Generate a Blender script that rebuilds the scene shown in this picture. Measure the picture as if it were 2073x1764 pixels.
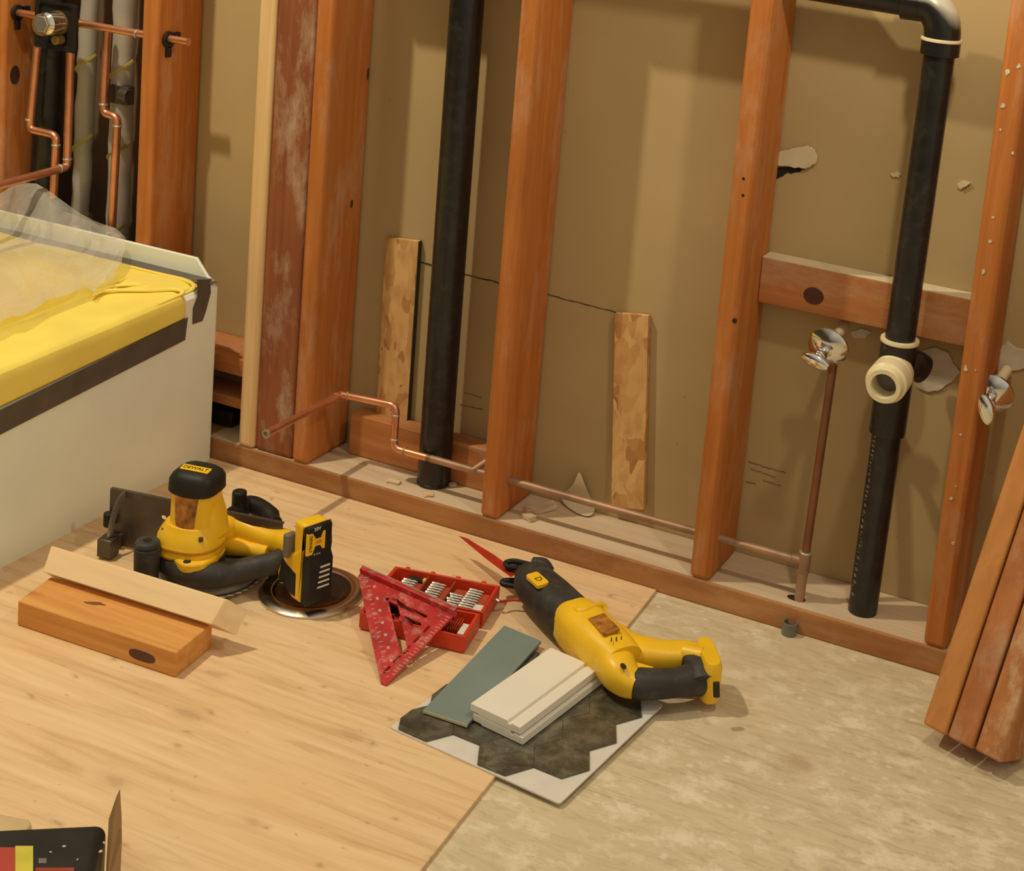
import bpy, bmesh, math, random
from mathutils import Vector, Matrix, noise
random.seed(7)
for o in list(bpy.data.objects): bpy.data.objects.remove(o)
SC = bpy.context.scene; COL = SC.collection
W, H = 2073, 1764
# ------------------------------------------------------------------ camera
CF, CX, CY = 3120.20894, 1390.2017, 196.48146
CAMPOS = Vector((1.20755, -2.28974, 1.29434))
def _rot(r):
    th = math.sqrt(sum(a*a for a in r)); k = [a/th for a in r]
    K = Matrix(((0,-k[2],k[1]),(k[2],0,-k[0]),(-k[1],k[0],0)))
    return Matrix.Identity(3) + math.sin(th)*K + (1-math.cos(th))*(K@K)
RW = _rot((0.15702, 0.37886, 0.13139)) @ Matrix(((1,0,0),(0,0,-1),(0,1,0)))   # world -> camera (x right, y down, z forward)
cam = bpy.data.cameras.new('camera'); co = bpy.data.objects.new('camera', cam); COL.objects.link(co)
M3 = RW.transposed() @ Matrix(((1,0,0),(0,-1,0),(0,0,-1)))
co.matrix_world = Matrix.Translation(CAMPOS) @ M3.to_4x4()
cam.sensor_fit = 'HORIZONTAL'; cam.sensor_width = 36; cam.lens = CF*36/W
cam.shift_x = 0.5 - CX/W; cam.shift_y = (CY - H/2)/W
cam.clip_start = .05
SC.camera = co
SC.view_settings.view_transform = 'Standard'; SC.view_settings.look = 'None'
SC.view_settings.gamma = 1; SC.view_settings.use_curve_mapping = False
SC.view_settings.exposure = 0.1
# ------------------------------------------------------------------ light
w = bpy.data.worlds.new('room_light'); SC.world = w; w.use_nodes = True
nt = w.node_tree; nt.nodes.clear()
out = nt.nodes.new('ShaderNodeOutputWorld'); bg = nt.nodes.new('ShaderNodeBackground')
tc = nt.nodes.new('ShaderNodeTexCoord'); sp = nt.nodes.new('ShaderNodeSeparateXYZ'); rp = nt.nodes.new('ShaderNodeValToRGB')
nz = nt.nodes.new('ShaderNodeTexNoise'); nz.inputs['Scale'].default_value = 1.6; nz.inputs['Detail'].default_value = 1
mx = nt.nodes.new('ShaderNodeMath'); mx.operation = 'MULTIPLY_ADD'; mx.inputs[1].default_value = .7
nt.links.new(tc.outputs['Generated'], sp.inputs[0]); nt.links.new(tc.outputs['Generated'], nz.inputs['Vector'])
ax = nt.nodes.new('ShaderNodeMath'); ax.operation = 'MULTIPLY_ADD'; ax.inputs[1].default_value = .7
nt.links.new(sp.outputs['X'], ax.inputs[0]); nt.links.new(sp.outputs['Z'], ax.inputs[2])
nt.links.new(nz.outputs['Fac'], mx.inputs[0]); nt.links.new(ax.outputs[0], mx.inputs[2])
nt.links.new(mx.outputs[0], rp.inputs[0])
rp.color_ramp.elements[0].position = .15; rp.color_ramp.elements[0].color = (.10,.065,.032,1)
rp.color_ramp.elements[1].position = .85; rp.color_ramp.elements[1].color = (1,.87,.64,1)
nt.links.new(rp.outputs[0], bg.inputs[0]); bg.inputs[1].default_value = 0.46
nt.links.new(bg.outputs[0], out.inputs[0])
def lamp(name, loc, power, r, col=(1,.86,.61)):
    l = bpy.data.lights.new(name, 'POINT'); l.energy = power; l.shadow_soft_size = r; l.color = col
    o = bpy.data.objects.new(name, l); COL.objects.link(o); o.location = loc
lamp('ceiling_bulb_left', (-.92,-.78,2.5), 118, .035)
lamp('work_lamp_right', (.86,-.42,1.55), 13.5, .03)  # unseen low work lamp, well below the ceiling, placed from shadow slope and falloff
# ------------------------------------------------------------------ pixel -> point on a real plane
def ray(p): return RW.transposed() @ Vector(((p[0]-CX)/CF, (p[1]-CY)/CF, 1))
def bz(p, z=0): d = ray(p); return CAMPOS + d*((z-CAMPOS.z)/d.z)
def by(p, y=0): d = ray(p); return CAMPOS + d*((y-CAMPOS.y)/d.y)
def bx(p, x=0): d = ray(p); return CAMPOS + d*((x-CAMPOS.x)/d.x)
# ------------------------------------------------------------------ materials
def new(name):
    m = bpy.data.materials.new(name); m.use_nodes = True; t = m.node_tree
    return m, t, t.nodes['Principled BSDF']
def N(t, typ, **kw):
    n = t.nodes.new(typ)
    for k, v in kw.items():
        if k in n.inputs: n.inputs[k].default_value = v
        else: setattr(n, k, v)
    return n
def ramp(t, fac, stops):
    r = N(t, 'ShaderNodeValToRGB'); e = r.color_ramp.elements
    while len(e) > len(stops): e.remove(e[-1])
    while len(e) < len(stops): e.new(.5)
    for el, (p, c) in zip(e, stops): el.position = p; el.color = (c[0],c[1],c[2],1) if hasattr(c,'__len__') else (c,c,c,1)
    t.links.new(fac, r.inputs[0]); return r.outputs[0]
def mix(t, fac, a, b, mode='MIX'):
    m = N(t, 'ShaderNodeMix', data_type='RGBA', blend_type=mode)
    for s, v in ((0,fac),(6,a),(7,b)):
        if hasattr(v,'is_linked'): t.links.new(v, m.inputs[s])
        else: m.inputs[s].default_value = v if not hasattr(v,'__len__') else (v[0],v[1],v[2],1)
    return m.outputs[2]
def coords(t, scale=(1,1,1), rnd=True, rot=(0,0,0)):
    c = N(t,'ShaderNodeTexCoord'); v = c.outputs['Object']
    if rnd:
        oi = N(t,'ShaderNodeObjectInfo'); ad = N(t,'ShaderNodeVectorMath', operation='ADD')
        ml = N(t,'ShaderNodeMath', operation='MULTIPLY'); ml.inputs[1].default_value = 13.7
        t.links.new(oi.outputs['Random'], ml.inputs[0]); t.links.new(v, ad.inputs[0]); t.links.new(ml.outputs[0], ad.inputs[1]); v = ad.outputs[0]
    mp = N(t,'ShaderNodeMapping'); mp.inputs['Scale'].default_value = scale; mp.inputs['Rotation'].default_value = rot
    t.links.new(v, mp.inputs[0]); return mp.outputs[0]
def plain(name, col, rough=.5, metal=0, var=.12, nscale=25, dust=0, dustcol=(.55,.5,.42), bump=0, spec=.5):
    m, t, b = new(name)
    v = coords(t); n = N(t,'ShaderNodeTexNoise', Scale=nscale, Detail=4); t.links.new(v, n.inputs['Vector'])
    c = ramp(t, n.outputs[0], [(.3,[x*(1-var) for x in col]),(.7,[min(1,x*(1+var)) for x in col])])
    if dust:
        n2 = N(t,'ShaderNodeTexNoise', Scale=nscale*1.7, Detail=6, Roughness=.7); t.links.new(v, n2.inputs['Vector'])
        f = ramp(t, n2.outputs[0], [(.52,0),(.75,dust)]); c = mix(t, f, c, dustcol)
    t.links.new(c, b.inputs['Base Color'])
    b.inputs['Roughness'].default_value = rough; b.inputs['Metallic'].default_value = metal; b.inputs['Specular IOR Level'].default_value = spec
    if bump:
        bp = N(t,'ShaderNodeBump', Strength=bump, Distance=.002); t.links.new(n.outputs[0], bp.inputs['Height']); t.links.new(bp.outputs[0], b.inputs['Normal'])
    return m
def wood(name, light, dark, axis='Z', grain=60, knots=.0, knotcol=(.10,.035,.015), dust=0, dustcol=(.62,.54,.44), rough=.7, kscale=4, contrast=(.3,.72), blot=.25, kthr=.09):
    m, t, b = new(name)
    s = {'X':(.06,1,1),'Y':(1,.06,1),'Z':(1,1,.06)}[axis]
    v = coords(t, s); n = N(t,'ShaderNodeTexNoise', Scale=grain, Detail=5, Roughness=.6, Distortion=.6); t.links.new(v, n.inputs['Vector'])
    c = ramp(t, n.outputs[0], [(contrast[0],dark),(contrast[1],light)])
    s2 = {'X':(.35,1,1),'Y':(1,.35,1),'Z':(1,1,.35)}[axis]
    v2 = coords(t, s2); n2 = N(t,'ShaderNodeTexNoise', Scale=9, Detail=3); t.links.new(v2, n2.inputs['Vector'])
    f2 = ramp(t, n2.outputs[0], [(.35,0),(.7,blot)]); c = mix(t, f2, c, [x*.62 for x in dark])
    if knots:
        vk = N(t,'ShaderNodeTexVoronoi', Scale=kscale); v3 = coords(t, {'X':(.55,1,1),'Y':(1,.55,1),'Z':(1,1,.55)}[axis]); 
        nn = N(t,'ShaderNodeTexNoise', Scale=12, Detail=2); t.links.new(v3, nn.inputs['Vector'])
        mv = mix(t, .06, v3, nn.outputs['Color']); t.links.new(mv, vk.inputs['Vector'])
        fk = ramp(t, vk.outputs['Distance'], [(kthr*.45,knots),(kthr,knots*.35),(kthr*1.9,0)]); c = mix(t, fk, c, knotcol)
    if dust:
        n3 = N(t,'ShaderNodeTexNoise', Scale=14, Detail=7, Roughness=.72); t.links.new(coords(t, s2), n3.inputs['Vector'])
        f3 = ramp(t, n3.outputs[0], [(.5,0),(.68,dust)]); c = mix(t, f3, c, dustcol)
    t.links.new(c, b.inputs['Base Color']); b.inputs['Roughness'].default_value = rough; b.inputs['Specular IOR Level'].default_value = .3
    bp = N(t,'ShaderNodeBump', Strength=.25, Distance=.0012); t.links.new(n.outputs[0], bp.inputs['Height']); t.links.new(bp.outputs[0], b.inputs['Normal'])
    return m
STUD = wood('aged_fir', (.58,.215,.050), (.44,.140,.028), 'Z', 55, .35, dust=.25, kscale=3, blot=.2)
STUDD = wood('dusty_red_fir', (.42,.155,.06), (.25,.075,.03), 'Z', 40, .3, dust=.85, dustcol=(.50,.36,.25), kscale=5, blot=.5)
STUDX = wood('aged_fir_block', (.58,.25,.08), (.42,.15,.045), 'X', 45, .95, dust=.3, kscale=3.4, kthr=.11)
PLATE = wood('aged_plate', (.64,.32,.12), (.40,.165,.055), 'X', 30, .6, dust=.35, dustcol=(.62,.40,.20), kscale=5, blot=.75)
PINE = wood('new_pine', (.85,.60,.32), (.72,.47,.215), 'Z', 50, .55, (.35,.15,.05), kscale=5, blot=.08)
YELLOWPINE = wood('golden_pine', (.85,.45,.12), (.68,.32,.08), 'Z', 50, 0, blot=.1)
def plywood():
    m, t, b = new('plywood_sheet')
    v = coords(t, (.07,1,1), rnd=False, rot=(0,0,.05)); n = N(t,'ShaderNodeTexNoise', Scale=38, Detail=5, Roughness=.62, Distortion=1.4); t.links.new(v, n.inputs['Vector'])
    c = ramp(t, n.outputs[0], [(.3,(.62,.41,.22)),(.47,(.77,.55,.32)),(.7,(.85,.64,.40))])
    vb = coords(t, (.6,1,1), rnd=False); n2 = N(t,'ShaderNodeTexNoise', Scale=5, Detail=3); t.links.new(vb, n2.inputs['Vector'])
    c = mix(t, ramp(t, n2.outputs[0], [(.42,0),(.7,.5)]), c, (.84,.54,.27))
    for sc, thr, k, kc in ((7,.075,.42,(.38,.21,.11)),(17,.06,.5,(.32,.19,.10)),(29,.04,.42,(.28,.17,.11))):
        vk = N(t,'ShaderNodeTexVoronoi', Scale=sc, voronoi_dimensions='2D'); nn = N(t,'ShaderNodeTexNoise', Scale=30, Detail=3)
        vv = coords(t, (.55,1,.001), rnd=False); t.links.new(vv, nn.inputs['Vector']); t.links.new(mix(t,.03,vv,nn.outputs['Color']), vk.inputs['Vector'])
        sel = N(t,'ShaderNodeSeparateColor'); t.links.new(vk.outputs['Color'], sel.inputs[0])
        on = ramp(t, sel.outputs[0], [(.62,0),(.66,1)])
        f = ramp(t, vk.outputs['Distance'], [(thr*.4,k),(thr,k*.35),(thr*2,0)])
        f = mix(t, 1, f, on, 'MULTIPLY'); c = mix(t, f, c, kc)
    n4 = N(t,'ShaderNodeTexNoise', Scale=7, Detail=8, Roughness=.75); t.links.new(vb, n4.inputs['Vector'])
    c = mix(t, ramp(t, n4.outputs[0], [(.60,0),(.74,.35)]), c, (.38,.27,.17))
    t.links.new(c, b.inputs['Base Color']); b.inputs['Roughness'].default_value = .62; b.inputs['Specular IOR Level'].default_value = .25
    bp = N(t,'ShaderNodeBump', Strength=.15, Distance=.001); t.links.new(n.outputs[0], bp.inputs['Height']); t.links.new(bp.outputs[0], b.inputs['Normal'])
    return m
def subfloor():
    m, t, b = new('weathered_subfloor')
    v = coords(t, (.16,1,1), rnd=False, rot=(0,0,.03)); n = N(t,'ShaderNodeTexNoise', Scale=42, Detail=7, Roughness=.7, Distortion=2.2); t.links.new(v, n.inputs['Vector'])
    c = ramp(t, n.outputs[0], [(.28,(.42,.335,.20)),(.46,(.62,.52,.34)),(.62,(.69,.59,.40)),(.8,(.78,.69,.49))])
    v2 = coords(t, (.7,1,1), rnd=False); n2 = N(t,'ShaderNodeTexNoise', Scale=22, Detail=8, Roughness=.7); t.links.new(v2, n2.inputs['Vector'])
    c = mix(t, ramp(t, n2.outputs[0], [(.50,0),(.62,.8)]), c, (.84,.76,.58))
    n7 = N(t,'ShaderNodeTexNoise', Scale=60, Detail=6, Roughness=.8); t.links.new(v2, n7.inputs['Vector']); c = mix(t, ramp(t, n7.outputs[0], [(.56,0),(.68,.45)]), c, (.36,.27,.16))
    n5 = N(t,'ShaderNodeTexNoise', Scale=3.2, Detail=5); t.links.new(v2, n5.inputs['Vector'])
    c = mix(t, ramp(t, n5.outputs[0], [(.45,0),(.75,.55)]), c, (.58,.46,.29))
    n3 = N(t,'ShaderNodeTexNoise', Scale=11, Detail=4); t.links.new(v2, n3.inputs['Vector'])
    c = mix(t, ramp(t, n3.outputs[0], [(.62,0),(.72,.55)]), c, (.33,.17,.10))
    vk = N(t,'ShaderNodeTexVoronoi', Scale=34, voronoi_dimensions='2D'); t.links.new(v2, vk.inputs['Vector']); sel = N(t,'ShaderNodeSeparateColor'); t.links.new(vk.outputs['Color'], sel.inputs[0])
    f = mix(t, 1, ramp(t, vk.outputs['Distance'], [(.07,.6),(.15,0)]), ramp(t, sel.outputs[0], [(.86,0),(.9,1)]), 'MULTIPLY'); c = mix(t, f, c, (.80,.74,.58))
    t.links.new(c, b.inputs['Base Color']); b.inputs['Roughness'].default_value = .8; b.inputs['Specular IOR Level'].default_value = .2
    bp = N(t,'ShaderNodeBump', Strength=.5, Distance=.002); t.links.new(n.outputs[0], bp.inputs['Height']); t.links.new(bp.outputs[0], b.inputs['Normal'])
    return m
def osb():
    m, t, b = new('flake_board')
    v = coords(t, (1,1,.45)); nn = N(t,'ShaderNodeTexNoise', Scale=18, Detail=2); t.links.new(v, nn.inputs['Vector'])
    vk = N(t,'ShaderNodeTexVoronoi', Scale=62); t.links.new(mix(t,.1,v,nn.outputs['Color']), vk.inputs['Vector'])
    sel = N(t,'ShaderNodeSeparateColor'); t.links.new(vk.outputs['Color'], sel.inputs[0])
    c = ramp(t, sel.outputs[0], [(0,(.34,.13,.04)),(.18,(.52,.27,.09)),(.4,(.66,.39,.15)),(1,(.76,.48,.20))])
    n2 = N(t,'ShaderNodeTexNoise', Scale=60, Detail=5); t.links.new(v, n2.inputs['Vector']); c = mix(t, ramp(t,n2.outputs[0],[(.45,0),(.7,.5)]), c, (.42,.20,.07))
    t.links.new(c, b.inputs['Base Color']); b.inputs['Roughness'].default_value = .6
    bp = N(t,'ShaderNodeBump', Strength=.5, Distance=.001); t.links.new(sel.outputs[1], bp.inputs['Height']); t.links.new(bp.outputs[0], b.inputs['Normal'])
    return m
def stone():
    m, t, b = new('grey_marbled_stone')
    oi = N(t,'ShaderNodeObjectInfo'); v = coords(t, rnd=False); n = N(t,'ShaderNodeTexNoise', Scale=30, Detail=7, Roughness=.68, Distortion=.3); t.links.new(v, n.inputs['Vector'])
    c = ramp(t, n.outputs[0], [(.33,(.030,.028,.021)),(.5,(.085,.078,.056)),(.70,(.21,.195,.14))])
    c = mix(t, ramp(t, oi.outputs['Random'], [(.1,.25),(.9,0)]), c, (.08,.07,.05))
    t.links.new(c, b.inputs['Base Color']); b.inputs['Roughness'].default_value = .35; return m
PLY, SUB, OSB, STONE = plywood(), subfloor(), osb(), stone()
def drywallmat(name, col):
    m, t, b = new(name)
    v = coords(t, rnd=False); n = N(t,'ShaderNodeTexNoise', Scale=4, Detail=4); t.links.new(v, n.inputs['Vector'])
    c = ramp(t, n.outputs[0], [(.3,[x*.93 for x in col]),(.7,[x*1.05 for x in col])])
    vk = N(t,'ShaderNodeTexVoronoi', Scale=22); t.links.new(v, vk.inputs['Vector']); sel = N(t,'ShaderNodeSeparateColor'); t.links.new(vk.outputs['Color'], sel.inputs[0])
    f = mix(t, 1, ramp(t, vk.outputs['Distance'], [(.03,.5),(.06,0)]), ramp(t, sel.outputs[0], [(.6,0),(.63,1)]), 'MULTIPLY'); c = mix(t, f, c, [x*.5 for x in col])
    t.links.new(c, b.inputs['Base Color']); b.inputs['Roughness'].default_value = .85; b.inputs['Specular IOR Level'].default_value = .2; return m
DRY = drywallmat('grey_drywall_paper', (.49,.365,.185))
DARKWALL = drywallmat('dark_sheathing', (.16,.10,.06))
COPPER = plain('copper', (.80,.36,.20), .33, .85, .15, 20, dust=.3, dustcol=(.5,.3,.18))
OLDCOPPER = plain('dull_copper', (.40,.24,.15), .5, .45, .3, 18, dust=.6, dustcol=(.45,.38,.26))
BROWNPIPE = plain('brown_tarnished_copper', (.22,.085,.035), .45, .3, .25, 14)
SOLDER = plain('solder', (.55,.55,.45), .35, .6)
ABS = plain('black_abs', (.014,.014,.013), .32, 0, .3, 30, dust=.04)
def abspale():
    m, t, b = new('black_abs_pale_top')  # black plastic, mixed to a pale tone where the surface faces up
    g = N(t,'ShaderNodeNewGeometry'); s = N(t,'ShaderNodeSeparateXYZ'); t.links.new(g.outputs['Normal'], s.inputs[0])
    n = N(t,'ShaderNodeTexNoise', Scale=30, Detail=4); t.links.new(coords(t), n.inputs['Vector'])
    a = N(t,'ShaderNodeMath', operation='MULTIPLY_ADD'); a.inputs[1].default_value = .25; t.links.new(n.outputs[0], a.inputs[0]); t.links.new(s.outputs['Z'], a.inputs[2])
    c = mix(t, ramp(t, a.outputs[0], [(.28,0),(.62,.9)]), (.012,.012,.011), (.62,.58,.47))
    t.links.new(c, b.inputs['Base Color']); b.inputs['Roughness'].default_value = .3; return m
ABSP = abspale()
CREAM = plain('cream_plastic', (.82,.72,.46), .35, 0, .06)
CHROME = plain('chrome', (.80,.80,.80), .12, 1, .03)
TUBW = plain('tub_white', (.90,.95,.84), .3, 0, .03, 8)
LINER = plain('yellow_liner', (.95,.77,.15), .5, 0, .05, 12, bump=.25)
TAPE = plain('grey_tape', (.105,.085,.07), .38, 0, .15, 30)
YEL = plain('tool_yellow', (.92,.56,.02), .38, 0, .05, 20)
BLK = plain('tool_black', (.016,.015,.013), .5, 0, .3, 25, spec=.3)
GRIP = plain('dusty_black_rubber', (.032,.030,.027), .6, 0, .3, 22, dust=.3, dustcol=(.20,.17,.13))
GREYP = plain('grey_plastic', (.17,.16,.145), .45)
STEEL = plain('dark_steel', (.12,.10,.085), .4, .6, .2, 15, dust=.3, dustcol=(.22,.17,.12))
SILVER = plain('bright_steel', (.62,.60,.54), .3, .8, .1)
REDP = plain('red_plastic', (.62,.045,.014), .4, 0, .12, 14)
REDM = plain('scuffed_red_metal', (.50,.03,.03), .38, .1, .2, 30, dust=.7, dustcol=(.62,.42,.36))
REDBL = plain('red_blade', (.48,.03,.015), .45, .1, .2)
WHITEB = plain('white_trim_paint', (.83,.79,.70), .5, 0, .03, 12)
BLUEG = plain('blue_grey_board', (.205,.265,.25), .6, 0, .07, 10)
WHITEP = plain('white_backing', (.80,.77,.72), .3, 0, .04)
LABEL = plain('printed_label', (.42,.17,.03), .4, 0, .6, 60)
WHITE = plain('white_print', (.75,.73,.68), .5, 0, .03)
BLACKINK = plain('black_print', (.02,.015,.01), .5, 0, .03)
PLASTER = plain('plaster', (.62,.56,.44), .85, 0, .12, 20, bump=.6)
PAPER = plain('torn_paper', (.66,.57,.38), .85, 0, .08, 20)
HOLE = plain('dark_void', (.015,.010,.008), .9, 0, .1)
GREYPIPE = plain('grey_wrapped_insulation', (.45,.42,.36), .45, .1, .12, 12, bump=.6)
STRIPE = plain('yellow_stripe', (.42,.35,.09), .5, var=.3)
DUSTW = wood('dusty_plate_top', (.76,.62,.44), (.58,.42,.27), 'X', 30, 0, dust=.5, dustcol=(.66,.56,.46), blot=.2)
CARD = plain('brown_cardboard', (.36,.20,.08), .8, 0, .1)
BEIGEP = plain('beige_plastic', (.60,.45,.24), .5)
REDLAB = plain('red_label', (.42,.05,.03), .4, 0, .3, 12)
YELLAB = plain('yellow_label', (.62,.55,.06), .4)
GREENP = plain('dark_green_paint', (.035,.055,.035), .6)
ZINC = plain('grey_pvc', (.17,.18,.15), .5)
def cling():
    m = bpy.data.materials.new('clear_poly_film'); m.use_nodes = True; t = m.node_tree; t.nodes.clear()
    o = N(t,'ShaderNodeOutputMaterial'); tr = N(t,'ShaderNodeBsdfTransparent'); b = N(t,'ShaderNodeBsdfPrincipled')
    b.inputs['Base Color'].default_value = (.72,.68,.60,1); b.inputs['Roughness'].default_value = .13
    n = N(t,'ShaderNodeTexNoise', Scale=7, Detail=3, Distortion=1.5); t.links.new(coords(t), n.inputs['Vector'])
    f = ramp(t, n.outputs[0], [(.35,.36),(.7,.55)]); ms = N(t,'ShaderNodeMixShader'); t.links.new(f, ms.inputs[0])
    t.links.new(tr.outputs[0], ms.inputs[1]); t.links.new(b.outputs[0], ms.inputs[2]); t.links.new(ms.outputs[0], o.inputs[0]); return m
FILM = cling()
def clearbag():
    m = bpy.data.materials.new('clear_bag_plastic'); m.use_nodes = True; t = m.node_tree; t.nodes.clear()
    o = N(t,'ShaderNodeOutputMaterial'); tr = N(t,'ShaderNodeBsdfTransparent'); g = N(t,'ShaderNodeBsdfGlossy'); g.inputs['Roughness'].default_value = .07
    n = N(t,'ShaderNodeTexNoise', Scale=30, Detail=2, Distortion=2); t.links.new(coords(t), n.inputs['Vector'])
    bp = N(t,'ShaderNodeBump', Strength=.7, Distance=.004); t.links.new(n.outputs[0], bp.inputs['Height']); t.links.new(bp.outputs[0], g.inputs['Normal'])
    ms = N(t,'ShaderNodeMixShader'); ms.inputs[0].default_value = .07
    t.links.new(tr.outputs[0], ms.inputs[1]); t.links.new(g.outputs[0], ms.inputs[2]); t.links.new(ms.outputs[0], o.inputs[0]); return m
BAG = clearbag()
# ------------------------------------------------------------------ shape helpers (all add to a bmesh, world coordinates)
def BM(): return bmesh.new()
def fr(o, x, z=(0,0,1)):
    x = Vector(x).normalized(); z = Vector(z); z = (z - x*z.dot(x)).normalized(); y = z.cross(x)
    m = Matrix((x, y, z)).transposed().to_4x4(); m.translation = Vector(o); return m
I4 = Matrix.Identity(4)
def hexa(bm, pts):
    v = [bm.verts.new(p) for p in pts]
    for f in ((0,3,2,1),(4,5,6,7),(0,1,5,4),(1,2,6,5),(2,3,7,6),(3,0,4,7)): bm.faces.new([v[i] for i in f])
def box(bm, lo, hi, M=I4):
    (a,b,c),(d,e,f) = lo, hi
    hexa(bm, [M@Vector(p) for p in ((a,b,c),(d,b,c),(d,e,c),(a,e,c),(a,b,f),(d,b,f),(d,e,f),(a,e,f))])
def quadslab(bm, c4, z0, z1, inset=0):
    c = sum((Vector((p[0],p[1])) for p in c4), Vector((0,0)))/4
    lo = [Vector((p[0],p[1])) + (c-Vector((p[0],p[1])))*inset for p in c4]
    hexa(bm, [Vector((p.x,p.y,z0)) for p in lo] + [Vector((p[0],p[1],z1)) for p in c4])
def rings(bm, rs, cap=True):
    L = [[bm.verts.new(p) for p in r] for r in rs]; n = len(L[0])
    for a, b in zip(L, L[1:]):
        for i in range(n): bm.faces.new((a[i], a[(i+1)%n], b[(i+1)%n], b[i]))
    if cap: bm.faces.new(L[0][::-1]); bm.faces.new(L[-1])
def lathe(bm, prof, M=I4, seg=28, cap=True):
    rings(bm, [[M@Vector((r*math.cos(2*math.pi*i/seg), r*math.sin(2*math.pi*i/seg), z)) for i in range(seg)] for r, z in prof], cap)
def sup(t, n):   # superellipse direction
    c, s = math.cos(t), math.sin(t); return (math.copysign(abs(c)**(2/n), c), math.copysign(abs(s)**(2/n), s))
def loft(bm, st, M=I4, n=2.6, seg=28, cap=True):
    # stations: (centre xyz, rx, ry) in planes perpendicular to local z
    rings(bm, [[M@Vector((c[0]+rx*sup(2*math.pi*i/seg,n)[0], c[1]+ry*sup(2*math.pi*i/seg,n)[1], c[2])) for i in range(seg)] for c, rx, ry in st], cap)
def path(bm, pts, r, up=(0,0,1), n=2.0, seg=16, cap=True, flat=1.0):
    pts = [Vector(p) for p in pts]; R = r if hasattr(r,'__len__') else [r]*len(pts); rs = []
    side = None
    for i, p in enumerate(pts):
        d = (pts[min(i+1,len(pts)-1)] - pts[max(i-1,0)]).normalized()
        if side is None:
            u = Vector(up); 
            if abs(u.dot(d)) > .95: u = Vector((1,0,0)) if abs(d.x) < .9 else Vector((0,1,0))
            side = d.cross(u).normalized()
        else: side = (side - d*side.dot(d)).normalized()
        up2 = side.cross(d)
        rs.append([p + side*R[i]*sup(2*math.pi*k/seg,n)[0] + up2*R[i]*flat*sup(2*math.pi*k/seg,n)[1] for k in range(seg)])
    rings(bm, rs, cap)
def fillet(pts, r=.012, k=6):
    pts = [Vector(p) for p in pts]; o = [pts[0]]
    for a, b, c in zip(pts, pts[1:], pts[2:]):
        ra = min(r, (a-b).length*.45); rc = min(r, (c-b).length*.45); p = b+(a-b).normalized()*ra; q = b+(c-b).normalized()*rc
        for i in range(k+1):
            s = i/k; o.append(p*(1-s)**2 + b*2*s*(1-s) + q*s*s)
    o.append(pts[-1]); return o
def smoothpath(pts, k=5):
    pts = [Vector(p) for p in pts]; P = [pts[0]*2-pts[1]] + pts + [pts[-1]*2-pts[-2]]; o = []
    for i in range(1, len(P)-2):
        for j in range(k):
            s = j/k; a,b,c,d = P[i-1],P[i],P[i+1],P[i+2]
            o.append(.5*((2*b)+(c-a)*s+(2*a-5*b+4*c-d)*s*s+(3*b-a-3*c+d)*s**3))
    o.append(pts[-1]); return o
def interp(v, k): 
    o = []
    for a, b in zip(v, v[1:]): o += [a+(b-a)*j/k for j in range(k)]
    return o+[v[-1]]
def cyl(bm, a, b, r, r2=None, seg=24):
    a, b = Vector(a), Vector(b); z = (b-a); L = z.length; x = Vector((1,0,0)) if abs(z.normalized().x) < .8 else Vector((0,1,0))
    x = (x - z.normalized()*x.dot(z.normalized())); M = fr(a, x, z); lathe(bm, [(r,0),(r if r2 is None else r2,L)], M, seg)
def poly(bm, pts, z0, z1, M=I4):
    a = [bm.verts.new(M@Vector((p[0],p[1],z0))) for p in pts]; b = [bm.verts.new(M@Vector((p[0],p[1],z1))) for p in pts]; n = len(a)
    bm.faces.new(a[::-1]); bm.faces.new(b)
    for i in range(n): bm.faces.new((a[i], a[(i+1)%n], b[(i+1)%n], b[i]))
def rr(x0, y0, x1, y1, r, k=5):
    o = []
    for cx, cy, a in ((x1-r,y0+r,-90),(x1-r,y1-r,0),(x0+r,y1-r,90),(x0+r,y0+r,180)):
        for i in range(k+1): t = math.radians(a+90*i/k); o.append((cx+r*math.cos(t), cy+r*math.sin(t)))
    return o
def from_curve(cd, M):
    o = bpy.data.objects.new('tmp', cd); COL.objects.link(o); bpy.context.view_layer.update()
    me = bpy.data.meshes.new_from_object(o.evaluated_get(bpy.context.evaluated_depsgraph_get())); bpy.data.objects.remove(o)
    bm = bmesh.new(); bm.from_mesh(me); bpy.data.meshes.remove(me); bm.transform(M); return bm
def plate(loops, th, M):
    cd = bpy.data.curves.new('c','CURVE'); cd.dimensions = '2D'; cd.fill_mode = 'BOTH'; cd.extrude = th/2
    for L in loops:
        s = cd.splines.new('POLY'); s.points.add(len(L)-1); s.use_cyclic_u = True
        for p, q in zip(s.points, L): p.co = (q[0],q[1],0,1)
    return from_curve(cd, M)
def text(s, size, M, ext=.0003):
    cd = bpy.data.curves.new('t','FONT'); cd.body = s; cd.size = size; cd.extrude = ext; cd.align_x = 'CENTER'; cd.align_y = 'CENTER'
    return from_curve(cd, M)
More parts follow.
